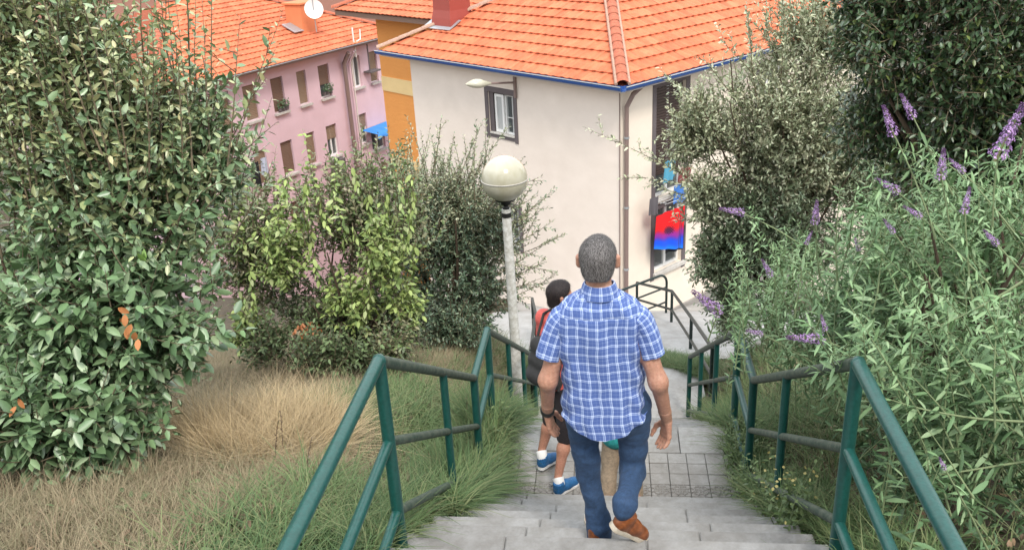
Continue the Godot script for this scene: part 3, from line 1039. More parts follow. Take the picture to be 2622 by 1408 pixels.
func build_pink_house() -> void:
	rng.seed = 91
	var K := 41.0 / 30.0
	var o := at_d(905, 250, 41.0)
	var ap := deg_to_rad(23.5)
	var u := Vector3(sin(ap), 0, -cos(ap))
	var n := Vector3(cos(ap), 0, sin(ap))         # facing right, towards the stairs
	var inw := -n
	var yy := func(y30: float) -> float: return EYE.y + (y30 - EYE.y) * K
	var t := thing("pink_house", "pink apartment house with shuttered windows and an orange tiled hip roof", "house", Vector3(o.x, -9, o.z))
	var holes := []
	var cols := [-6.15, -5.05, -3.86, -2.68, -1.64, 0.02, 1.08]
	for r in 3:
		for ci in cols.size():
			var s: float = cols[ci] * K
			var w: float = (0.44 if (ci == 3 or ci == 6) else 0.54) * K
			holes.append([s, s + w, yy.call(-1.60 - 2.03 * r), yy.call(-0.52 - 2.03 * r)])
	holes[13] = [0.72 * K, 1.5 * K, yy.call(-4.05), yy.call(-3.25)]
	var eave: float = yy.call(-0.05)
	var left := -11.0
	var right := 3.2
	part("wall", wall_mesh(o, u, n, left, right, -17.0, eave - 0.05, holes, 0.2), M.pink, t)
	var bk := MB.new()
	bk.face([fp(o, u, n, right, -14), fp(o, u, n, right, -14, -10), fp(o, u, n, right, eave, -10), fp(o, u, n, right, eave)], u)
	bk.face([fp(o, u, n, left, -14), fp(o, u, n, left, -14, -10), fp(o, u, n, left, eave, -10), fp(o, u, n, left, eave)], -u)
	part("wall", bk, M.pink, t)
	for i in holes.size():
		var h: Array = holes[i]
		var r := i / cols.size()
		var ci := i % cols.size()
		var sl := MB.new()
		fbox(o, u, n, h[0] - 0.05, h[1] + 0.08, h[2] - 0.09, h[2] - 0.003, -0.1, 0.14, sl)
		var open := (r == 0 and ci == 5) or (r == 1 and (ci == 4 or ci == 5 or ci == 6))
		if open:
			var w := window(t, o, u, n, h, 2, M.pvc, M.interior, 0.06)
			part("sill", sl, M.sill, w)
			if r == 1 and ci < 6: shutter(t, o, u, n, [h[0], h[1], lerpf(h[3], h[2], 0.45), h[3]], M.shutter2)
		else:
			var w := window(t, o, u, n, h, 1, M.pvc, M.interior, 0.05)
			part("sill", sl, M.sill, w)
			shutter(t, o, u, n, h, M.shutter if (ci == 2 or ci == 4) else M.shutter2, 0.97 if ci != 4 else 0.6)
	# downpipes, thick and thin
	for e in [[-0.42, 0.10, M.brown_pipe], [-0.14, 0.05, M.pink], [-0.03, 0.035, M.soffit]]:
		var mb := MB.new()
		mb.tube([fp(o, u, n, e[0] * K, eave - 0.3, 0.5), fp(o, u, n, e[0] * K, eave - 0.8, 0.16), fp(o, u, n, e[0] * K, -13.5, 0.16)], [e[1]], 10)
		part("downpipe", mb, e[2], t)
	# a grey equipment box hung under a window
	var bx := MB.new()
	fbox(o, u, n, -1.68 * K, -1.12 * K, yy.call(-4.22), yy.call(-3.72), 0.02, 0.35, bx, 0.02)
	part("utility_box", bx, M.surround, t)
	var lb := MB.new()
	fbox(o, u, n, 0.75 * K, 0.79 * K, yy.call(-1.1), yy.call(-0.15), 0.3, 0.34, lb)
	fbox(o, u, n, 0.66 * K, 1.25 * K, yy.call(-1.16), yy.call(-1.11), 0.05, 0.5, lb)
	part("drying_rack", lb, M.surround, t)
	# roof
	var ov := 0.55
	var pitch := deg_to_rad(24.0)
	var A := fp(o, u, n, right + ov, eave, ov)
	var LL := right - left + 2 * ov
	var run := 5.6
	var rf := MB.new()
	hip_deck(rf, A, -u, inw, LL, run, pitch, 1.0, 1.0)
	hip_deck(rf, A, inw, -u, run * 2.0, run, pitch, 1.0, 1.0)
	hip_deck(rf, A - u * LL, inw, u, run * 2.0, run, pitch, 1.0, 1.0)
	hip_deck(rf, A + inw * run * 2.0, -u, -inw, LL, run, pitch, 1.0, 1.0)
	var roof := part("roof", rf, M.deck, t)
	var sf := MB.new()
	sf.box(A - u * (LL * 0.5) + inw * run + Vector3(0, -0.08, 0), Vector3(LL - 0.05, 0.08, run * 2.0 - 0.05), Basis(u, Vector3.UP, n))
	part("soffit", sf, M.soffit, roof)
	var tm := roof_tile_mesh()
	var store := {"xf": [], "k": []}
	tile_face(roof, A, -u, inw, LL, run, pitch, 1.0, 1.0, tm, store)
	finish_tiles(roof, tm, store, 300)
	var hv := (-u + inw + Vector3.UP * tan(pitch)) * run
	half_round(roof, "hip_tile", A + Vector3(0, 0.05, 0), A + hv + Vector3(0, 0.05, 0), 0.14, null, false)
	var hv2 := (u + inw + Vector3.UP * tan(pitch)) * run
	half_round(roof, "hip_tile", A - u * LL + Vector3(0, 0.05, 0), A - u * LL + hv2 + Vector3(0, 0.05, 0), 0.14, null, false)
	half_round(roof, "ridge_tile", A + hv + Vector3(0, 0.04, 0), A - u * LL + hv2 + Vector3(0, 0.04, 0), 0.14, null, false)
	gutter(roof, A + Vector3(0, 0.02, 0), A - u * LL + Vector3(0, 0.02, 0), n, M.brown_pipe)
	var up := inw * cos(pitch) + Vector3.UP * sin(pitch)
	var rp := func(x: float, y: float) -> Vector3:       # pixel to point on this roof slope
		var nn := (Vector3.UP * cos(pitch) - inw * sin(pitch)).normalized()
		var r := ray(x, y)
		return EYE + r * ((A - EYE).dot(nn) / r.dot(nn))
	var cc: Vector3 = rp.call(800, 85)
	var cb := MB.new()
	cb.box(cc + inw * 0.55 + Vector3(0, 0.35, 0), Vector3(1.05, 1.9, 0.95), Basis(u, Vector3.UP, n), 0.03)
	cb.box(cc + inw * 0.55 + Vector3(0, 1.35, 0), Vector3(1.2, 0.1, 1.1), Basis(u, Vector3.UP, n), 0.02)
	part("chimney", cb, M.chimney2, roof)
	var sk: Vector3 = rp.call(748, 78)
	var nn2 := (Vector3.UP * cos(pitch) - inw * sin(pitch)).normalized()
	var skm := MB.new()
	skm.box(sk + nn2 * 0.14, Vector3(0.62, 0.06, 0.8), Basis(u, nn2, u.cross(nn2)), 0.01)
	part("skylight", skm, M.zinc, roof)
	# satellite dish on a mast
	var dc: Vector3 = rp.call(766, 75) + Vector3(0, 0.9, 0) + n * 1.0
	var dish := thing("satellite_dish", "white satellite dish on the pink house roof beside the chimney", "satellite dish", dc + Vector3(0, -0.9, 0))
	var db := MB.new()
	var fwd := (EYE - dc + Vector3(8, 6, 0)).normalized()
	var sx := fwd.cross(Vector3.UP).normalized()
	var sy := sx.cross(fwd)
	var rows := []
	for j in 7:
		var rr := 0.42 * j / 6.0
		var row := []
		for k in 24:
			var an := TAU * k / 24.0
			row.append(dc + (sx * cos(an) + sy * sin(an)) * (rr + 0.001) + fwd * (rr * rr * 0.6))
		rows.append(row)
	db.grid(rows, true)
	part("reflector", db, M.pvc, dish)
	var ms := MB.new()
	ms.tube([dc + Vector3(0, -1.0, 0), dc + Vector3(0, 0.55, 0)], [0.025], 8)
	ms.tube([dc + sy * -0.38, dc + fwd * 0.5], [0.014], 6)
	part("mast", ms, M.zinc, dish)
	# aerial at the gutter
	var ab: Vector3 = fp(o, u, n, -0.05, eave, 0.45)
	var ae := thing("roof_aerial", "small white aerial and cable bracket at the pink house gutter", "aerial", ab)
	var am := MB.new()
	am.tube([ab + Vector3(0, -0.6, -0.1), ab + Vector3(0, 0.1, 0), ab + Vector3(0, 0.75, 0)], [0.035], 6)
	am.tube([ab + Vector3(0, 0.05, 0), ab + u * 0.5 + Vector3(0, 0.15, 0), ab + u * 0.55 + Vector3(0, 0.6, 0)], [0.03], 6)
	part("mast", am, M.pvc, ae)
	# blue awning over a lower window
	var aw := thing("blue_awning", "bright blue awning over a lower window of the pink house", "awning", fp(o, u, n, 0.9 * K, yy.call(-3.4), 0.2))
	var ar := []
	for j in 5:
		var row := []
		for i in 15:
			var f := i / 14.0
			row.append(fp(o, u, n, lerpf(0.18, 1.6, f) * K, yy.call(-3.12) - 0.16 * j / 4.0 - 0.05 * sin(f * PI * 7.0) * j / 4.0 - (0.18 if j == 4 else 0.0), 0.05 + 0.32 * minf(j, 3)))
		ar.append(row)
	var arm := MB.new()
	arm.grid(ar, false)
	part("canopy", arm, M.blue_awning, aw)
	# plants on the sills
	var idx := 0
	for s in [[-3.75, -1.56], [-1.6, -1.5]]:
		var pos := fp(o, u, n, (s[0] + 0.25) * K, yy.call(s[1]), 0.06)
		var fb := thing("window_plants", ["potted plants on the pink house's dark shuttered window sill", "bushy green potted plants on the pink house's sill next to the downpipe"][idx], "potted plants", pos)
		idx += 1
		var pots := MB.new()
		for k in 3:
			pots.lathe(pos + u * (k - 1) * 0.22, [Vector2(0.07, 0.0), Vector2(0.09, 0.15), Vector2(0.075, 0.15)], 10)
		part("pots", pots, M.surround, fb)
		var xf := []
		var cs := []
		for k in 150:
			var p := pos + u * rng.randf_range(-0.33, 0.33) + n * rng.randf_range(-0.05, 0.1) + Vector3(0, rng.randf_range(0.12, 0.45), 0)
			xf.append(Transform3D(Basis.from_euler(Vector3(rng.randf() * TAU, rng.randf() * TAU, rng.randf() * TAU)).scaled(Vector3.ONE * 0.09), p))
			cs.append(Color(0.10, 0.17, 0.09) * rng.randf_range(0.7, 1.6))
		multi("leaves", leaf_mesh(0.5, 0.1), M.leaf_soft, fb, xf, cs)
	# laundry on the left part of the pink wall
	cloth("dark_laundry", "black and pale garments on a line on the pink house wall", fp(o, u, n, -5.55 * K, yy.call(-2.75), 0.4), u, n, 0.5, 0.85, mat(lin(0.012, 0.012, 0.016), 0.9), 0.3)
	cloth("pale_laundry", "pale blue garment on a line on the pink house wall", fp(o, u, n, -5.1 * K, yy.call(-2.7), 0.42), u, n, 0.35, 0.7, mat(lin(0.45, 0.5, 0.62), 0.9), 0.1)

func build_back_houses() -> void:
	rng.seed = 33
	# ochre house between the pink and the beige one
	var o := at_d(958, 22, 33.0)
	var al := deg_to_rad(48.5)
	var ul := Vector3(-sin(al), 0, -cos(al))
	var ur := Vector3(cos(al), 0, -sin(al))
	# the visible wall runs from its left end towards the right (direction -ul)
	var w := -ul
	var n := -ur
	var t := thing("ochre_house", "ochre orange house with a cream band between the pink and beige houses", "house", Vector3(o.x, -9, o.z))
	var top := o.y + 0.0
	var b0 := at_d(985, 212, 33.0).y
	part("wall", wall_mesh(o, w, n, 0.0, 9.0, -17.0, top, []), M.orange, t)
	var sd := MB.new()
	sd.face([fp(o, w, n, 0, -14), fp(o, w, n, 0, -14, -8), fp(o, w, n, 0, top, -8), fp(o, w, n, 0, top)], ul)
	part("wall", sd, M.orange, t)
	var bd := MB.new()
	fbox(o, w, n, 0.0, 9.0, b0 - 0.27, b0 + 0.27, 0.002, 0.03, bd)
	fbox(o, w, n, 0.0, 9.0, b0 - 3.3, b0 - 2.8, 0.002, 0.03, bd)
	part("band", bd, M.cream, t)
	var ov := 1.1
	var A := fp(o, w, n, -ov, top + 0.02, ov)
	var pitch := deg_to_rad(22.0)
	var rf := MB.new()
	hip_deck(rf, A, w, ur, 12.0, 5.5, pitch, 1.0, 1.0)
	hip_deck(rf, A, ur, w, 11.0, 5.5, pitch, 1.0, 1.0)
	var roof := part("roof", rf, M.deck, t)
	var sf := MB.new()
	sf.box(A + w * 6.0 + ur * 5.0 + Vector3(0, -0.10, 0), Vector3(11.9, 0.16, 9.9), Basis(w, Vector3.UP, w.cross(Vector3.UP)))
	part("soffit", sf, M.shutter, roof)
	var tm := roof_tile_mesh()
	var store := {"xf": [], "k": []}
	tile_face(roof, A, w, ur, 12.0, 2.5, pitch, 1.0, 1.0, tm, store)
	finish_tiles(roof, tm, store, 60)
	half_round(roof, "hip_tile", A + Vector3(0, 0.05, 0), A + (w + ur + Vector3.UP * tan(pitch)) * 4.0 + Vector3(0, 0.05, 0), 0.14, null, false)
	# brown block far behind with a pale ledge and a glazed balcony
	var f := at_d(250, 58, 62.0)
	var u2 := Vector3(0.98, 0, -0.2).normalized()
	var n2 := Vector3(0.2, 0, 0.98).normalized()
	var b := thing("brown_block", "brown apartment block with a pale ledge behind the pink house roof", "building", Vector3(f.x, -12, f.z))
	var hl := []
	for k in 6: hl.append([1.2 + 4.0 * k, 2.4 + 4.0 * k, f.y + 3.4, f.y + 4.8])
	part("wall", wall_mesh(f, u2, n2, -6.0, 26.0, -16.0, f.y + 9.0, hl), M.brownwall, b)
	for h in hl: window(b, f, u2, n2, h, 2, M.pvc, M.interior, 0.08)
	var lg := MB.new()
	fbox(f, u2, n2, -6.0, 7.8, f.y - 0.45, f.y + 0.05, 0.002, 0.8, lg)
	part("ledge", lg, M.sill, b)
	var bal := MB.new()
	for k in 5: fbox(f, u2, n2, 5.9 + 0.5 * k, 5.98 + 0.5 * k, f.y + 0.05, f.y + 3.0, 0.4, 0.48, bal)
	for k in 4: fbox(f, u2, n2, 5.9, 8.0, f.y + 0.4 + 0.7 * k, f.y + 0.47 + 0.7 * k, 0.36, 0.40, bal)
	part("balcony_frame", bal, M.pvc, b)
	var bg := MB.new()
	fbox(f, u2, n2, 5.9, 8.0, f.y + 0.05, f.y + 3.0, 0.02, 0.3, bg)
	part("balcony_glazing", bg, M.zinc, b)

# ------------------------------------------------------------------ plants
func leaf_mesh(wr: float, fold: float, bend := 0.18) -> ArrayMesh:
	var mb := MB.new()
	var ts := [0.0, 0.2, 0.5, 0.8, 1.0]
	var ws := [0.04, 0.74, 1.0, 0.68, 0.03]
	var rows := []
	for i in 5:
		var t: float = ts[i]
		var w: float = wr * 0.5 * ws[i]
		var z := -bend * t * t
		rows.append([Vector3(-w, t, z + fold * w), Vector3(0, t, z), Vector3(w, t, z + fold * w)])
	mb.grid(rows, false)
	return mb.mesh()

func new_bush() -> Dictionary:
	return {"xf": [], "k": [], "wood": MB.new(), "thin": MB.new()}

func rvec() -> Vector3:
	return Vector3(rng.randf_range(-1, 1), rng.randf_range(-1, 1), rng.randf_range(-1, 1))

# leaves along a stem. p: size, var, step, from, rise (angle from the stem), droop, up (how much the face turns to the sky), pal (palette indices), pair
func leaves_on(B: Dictionary, pts: Array, p: Dictionary) -> void:
	var total := 0.0
	for i in pts.size() - 1: total += pts[i].distance_to(pts[i + 1])
	var s: float = total * p.get("from", 0.1)
	var ang := rng.randf() * TAU
	var done := 0.0
	var i := 0
	var pair: bool = p.get("pair", false)
	while s <= total and i < pts.size() - 1:
		var seg: float = pts[i].distance_to(pts[i + 1])
		while done + seg < s and i < pts.size() - 2:
			done += seg
			i += 1
			seg = pts[i].distance_to(pts[i + 1])
		var f := clampf((s - done) / maxf(seg, 1e-5), 0.0, 1.0)
		var c: Vector3 = pts[i].lerp(pts[i + 1], f)
		var t: Vector3 = (pts[i + 1] - pts[i]).normalized()
		var sx := t.cross(Vector3(0.31, 0.2, 0.93)).normalized()
		var sy := t.cross(sx)
		for q in (2 if pair else 1):
			var a := ang + q * PI + rng.randf_range(-0.35, 0.35)
			var radial := sx * cos(a) + sy * sin(a)
			var el: float = p.get("rise", 0.9) + rng.randf_range(-0.3, 0.3)
			var L: Vector3 = (t * cos(el) + radial * sin(el) + Vector3(0, -p.get("droop", 0.1), 0) + rvec() * 0.18).normalized()
			var N: Vector3 = Vector3.UP * p.get("up", 0.7) + radial * 0.35 + rvec() * 0.45
			N = (N - L * N.dot(L)).normalized()
			var X := L.cross(N)
			var tipf: float = 1.0 - p.get("taper", 0.35) * s / total
			var sz: float = p.size * tipf * rng.randf_range(1.0 - p.get("var", 0.3), 1.0 + p.get("var", 0.3))
			B.xf.append(Transform3D(Basis(X * sz, L * sz, N * sz), c))
			var pal: Array = p.pal
			B.k.append(pal[rng.randi() % pal.size()])
		ang += 1.57 if pair else 2.4
		s += p.step * rng.randf_range(0.75, 1.3)

func curve(a: Vector3, g: Vector3, length: float, n: int, wob: float, bend: Vector3) -> Array:
	var pts := [a]
	var d := g.normalized()
	var p := a
	for i in n:
		d = (d + rvec() * wob + bend).normalized()
		p += d * (length / n)
		pts.append(p)
	return pts

func fill_blob(B: Dictionary, c: Vector3, r: Vector3, count: int, tw: Vector2, upw: float, lp: Dictionary, bias := 0.4, cam_side := 0.0) -> void:
	var made := 0
	while made < count:
		var dv := rvec()
		if dv.length() > 1.0 or dv.length() < 0.1: continue
		dv = dv.normalized()
		if cam_side > 0.0 and dv.z < -0.35 and rng.randf() < cam_side: continue
		var rr := pow(rng.randf(), bias)
		var lump := 0.82 + 0.5 * noise.get_noise_3dv((c + dv * r) * 130.0)
		var p := c + dv * r * rr * lump
		var g := (dv / r).normalized() * 0.75 + Vector3.UP * upw + rvec() * 0.55
		var len_ := rng.randf_range(tw.x, tw.y)
		var pts := curve(p - g.normalized() * len_ * 0.6, g, len_, 3, 0.14, Vector3.ZERO)
		B.thin.tube(pts, [0.0045, 0.004, 0.003, 0.0015], 4, false)
		leaves_on(B, pts, lp)
		made += 1

func limbs(B: Dictionary, base: Vector3, targets: Array, r0: float) -> void:
	for tg in targets:
		var m1 := base.lerp(tg, 0.35) + rvec() * 0.12 + Vector3(0, 0.08, 0)
		var m2 := base.lerp(tg, 0.7) + rvec() * 0.12 + Vector3(0, 0.06, 0)
		B.wood.tube([base + rvec() * r0 + Vector3(0, -0.15, 0), m1, m2, tg], [r0, r0 * 0.75, r0 * 0.5, r0 * 0.22], 7, false)

func finish_bush(t: Node3D, B: Dictionary, lm: Mesh, palette: Array, mm: StandardMaterial3D, wood: String, limit := 300, min_d := 0.0, lw := 0.5) -> void:
	if B.wood.v.size() > 0: part(wood, B.wood, M.bark, t)
	if B.thin.v.size() > 0: part("twigs", B.thin, M.twig, t)
	var key := []
	var order := range(B.xf.size())
	for i in B.xf.size():
		var x: Transform3D = B.xf[i]
		var d := x.origin.distance_to(EYE)
		key.append(x.basis.y.length() / d if (d > min_d and seen(x.origin)) else 0.0)
	order.sort_custom(func(a, b): return key[a] > key[b])
	var mats := []
	for c in palette:
		var m: StandardMaterial3D = mm.duplicate()
		m.vertex_color_use_as_albedo = false
		m.albedo_color = Color(c.r, c.g, c.b).linear_to_srgb()
		mats.append(m)
	var base := offset_of(t)
	var n := mini(limit, order.size())
	for i in n:
		var o := put("leaf", lm, mats[B.k[order[i]]], t)
		var x: Transform3D = B.xf[order[i]]
		x.origin -= base
		o.transform = x
	var mb := MB.new()
	var cnt := order.size() - n
	mb.v.resize(cnt * 8); mb.n.resize(cnt * 8); mb.uv.resize(cnt * 8); mb.c.resize(cnt * 8); mb.ix.resize(cnt * 24)
	var at := 0
	var it := 0
	var wv := Vector3(lw * 2.0, 1, 1)
	for i in range(n, order.size()):
		var x: Transform3D = B.xf[order[i]]
		var c: Color = palette[B.k[order[i]]]
		var j := rng.randf_range(0.78, 1.25)
		var cc := Color(c.r * j, c.g * j, c.b * j)
		var bs := x.basis
		var nl := bs.z.normalized()
		var sd := bs.x.normalized() * 0.45
		for q in 8:
			mb.v[at + q] = x.origin - base + bs * (LEAF_V[q] * wv)
			mb.n[at + q] = (nl + sd * LEAF_S[q]).normalized()
			mb.c[at + q] = cc
		for q in 24: mb.ix[it + q] = at + LEAF_I[q]
		at += 8
		it += 24
	if cnt > 0:
		var o := put("foliage", mb.mesh(), mm, t)
		o.set_meta("kind", "stuff")

const LEAF_V := [Vector3(0, 0, 0), Vector3(-0.22, 0.3, 0.03), Vector3(0, 0.3, -0.02), Vector3(0.22, 0.3, 0.03), Vector3(-0.19, 0.68, -0.04), Vector3(0, 0.68, -0.09), Vector3(0.19, 0.68, -0.04), Vector3(0, 1, -0.17)]
const LEAF_S := [0, -1, 0, 1, -1, 0, 1, 0]
const LEAF_I := [0, 1, 2, 0, 2, 3, 1, 4, 2, 4, 5, 2, 2, 5, 3, 5, 6, 3, 4, 7, 5, 5, 7, 6]

func build_left_bush() -> void:
	rng.seed = 101
	var base := Vector3(-3.35, ground_y(-3.35, 4.7), -4.7)
	var t := thing("laurel_bush", "large bush with broad sage green leaves on the dry grass bank", "bush", base)
	var B := new_bush()
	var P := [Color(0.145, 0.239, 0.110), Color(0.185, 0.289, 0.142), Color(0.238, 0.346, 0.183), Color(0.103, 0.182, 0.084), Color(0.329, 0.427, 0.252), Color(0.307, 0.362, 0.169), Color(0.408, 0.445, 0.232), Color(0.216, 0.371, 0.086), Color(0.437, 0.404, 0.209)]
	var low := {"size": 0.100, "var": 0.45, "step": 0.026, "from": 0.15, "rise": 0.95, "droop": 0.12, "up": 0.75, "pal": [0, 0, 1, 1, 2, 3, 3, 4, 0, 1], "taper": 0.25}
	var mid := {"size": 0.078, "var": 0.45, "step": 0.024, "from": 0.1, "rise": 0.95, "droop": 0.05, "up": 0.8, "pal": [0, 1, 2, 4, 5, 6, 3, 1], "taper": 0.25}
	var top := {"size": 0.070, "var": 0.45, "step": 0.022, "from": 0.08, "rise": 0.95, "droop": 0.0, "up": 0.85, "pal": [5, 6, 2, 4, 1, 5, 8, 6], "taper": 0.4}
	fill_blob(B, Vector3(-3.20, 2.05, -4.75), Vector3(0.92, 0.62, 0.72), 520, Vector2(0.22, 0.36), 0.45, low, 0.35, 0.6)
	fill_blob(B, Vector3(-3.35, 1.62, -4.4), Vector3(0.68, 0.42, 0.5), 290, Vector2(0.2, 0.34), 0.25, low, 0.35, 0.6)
	fill_blob(B, Vector3(-3.15, 2.65, -5.05), Vector3(0.85, 0.6, 0.65), 460, Vector2(0.22, 0.36), 0.7, mid, 0.4, 0.6)
	fill_blob(B, Vector3(-3.25, 3.2, -5.2), Vector3(0.95, 0.75, 0.65), 620, Vector2(0.3, 0.5), 0.9, top, 0.55, 0.5)
	fill_blob(B, Vector3(-3.55, 3.75, -5.2), Vector3(1.0, 0.8, 0.6), 420, Vector2(0.3, 0.5), 0.9, top, 0.6, 0.5)
	fill_blob(B, Vector3(-2.75, 2.9, -5.4), Vector3(0.5, 0.6, 0.45), 220, Vector2(0.25, 0.45), 0.8, mid, 0.5, 0.4)
	fill_blob(B, Vector3(-4.4, 2.4, -5.0), Vector3(0.9, 1.3, 0.8), 320, Vector2(0.25, 0.4), 0.5, mid, 0.4, 0.5)
	fill_blob(B, at_d(90, 1090, 4.05), Vector3(0.45, 0.42, 0.4), 170, Vector2(0.2, 0.34), 0.1, low, 0.4, 0.5)
	fill_blob(B, at_d(240, 1130, 4.2), Vector3(0.36, 0.2, 0.3), 90, Vector2(0.2, 0.3), 0.05, low, 0.4, 0.5)
	# long upright whips
	for i in 62:
		var p := Vector3(rng.randf_range(-4.1, -2.55), rng.randf_range(2.4, 3.2), -rng.randf_range(4.7, 5.5))
		var pts := curve(p, Vector3(rng.randf_range(-0.12, 0.22), 1.0, rng.randf_range(-0.12, 0.12)), rng.randf_range(0.9, 1.7), 7, 0.07, Vector3.ZERO)
		B.thin.tube(pts, [0.007, 0.006, 0.006, 0.005, 0.004, 0.003, 0.002, 0.0015], 5, false)
		var tp := top.duplicate()
		tp.step = 0.022
		leaves_on(B, pts, tp)
	# thin twigs reaching right across the pink house and its roof
	for e in [[620, 330, 740, 30, 5.3], [560, 420, 690, 120, 5.4], [600, 300, 640, 40, 5.2], [540, 330, 545, -20, 5.2], [480, 300, 455, -20, 5.0], [600, 520, 700, 250, 5.6], [620, 560, 690, 420, 5.5]]:
		var a := at_d(e[0], e[1], e[4])
		var b := at_d(e[2], e[3], e[4] + 0.15)
		var pts := curve(a.lerp(b, -0.5), b - a, (b - a).length() * 1.5, 8, 0.05, Vector3.ZERO)
		B.thin.tube(pts, [0.007, 0.006, 0.005, 0.004, 0.004, 0.003, 0.002, 0.002, 0.001], 5, false)
		var tp := top.duplicate()
		tp.step = 0.03
		tp.from = 0.3
		leaves_on(B, pts, tp)
		for q in 4:
			var k := 3 + q
			var sp := curve(pts[k], (b - a).normalized() + rvec() * 0.9, rng.randf_range(0.12, 0.3), 3, 0.1, Vector3.ZERO)
			B.thin.tube(sp, [0.004, 0.003, 0.002, 0.001], 4, false)
			leaves_on(B, sp, tp)
	var tg := []
	for i in 16: tg.append(Vector3(rng.randf_range(-4.2, -2.6), rng.randf_range(1.7, 3.1), -rng.randf_range(4.3, 5.4)))
	limbs(B, base, tg, 0.035)
	# a few fresh bright leaves and withered orange ones
	for e in [[370, 668, 4.32]]:
		var c := at_d(e[0], e[1], e[2])
		for q in 4:
			var L := (Vector3.UP + rvec() * 0.7).normalized()
			var N := (Vector3(0, 0.4, 1) - L * L.dot(Vector3(0, 0.4, 1))).normalized()
			B.xf.append(Transform3D(Basis(L.cross(N) * 0.07, L * 0.07, N * 0.07), c))
			B.k.append(7)
	var lm := leaf_mesh(0.50, 0.22, 0.15)
	finish_bush(t, B, lm, P, M.leaf_gloss, "branches", 300, 3.6)
	var dm := leaf_mat(0.7)
	dm.vertex_color_use_as_albedo = false
	dm.albedo_color = lin(0.42, 0.17, 0.06)
	for e in [[300, 788, 4.02], [318, 805, 4.0], [335, 830, 4.0], [345, 850, 4.0], [325, 838, 4.02], [352, 868, 4.0], [45, 1020, 3.85], [40, 1040, 3.86], [306, 815, 4.03]]:
		var c := at_d(e[0], e[1], e[2])
		var L := (Vector3(0.25, -1, 0.1) + rvec() * 0.75).normalized()
		var N := Vector3(0.1, 0.5, 1.0) + rvec() * 0.5
		N = (N - L * L.dot(N)).normalized()
		var o := put("withered_leaf", lm, dm, t)
		o.transform = Transform3D(Basis(L.cross(N) * 0.07, L * 0.066, N * 0.066), c - base)

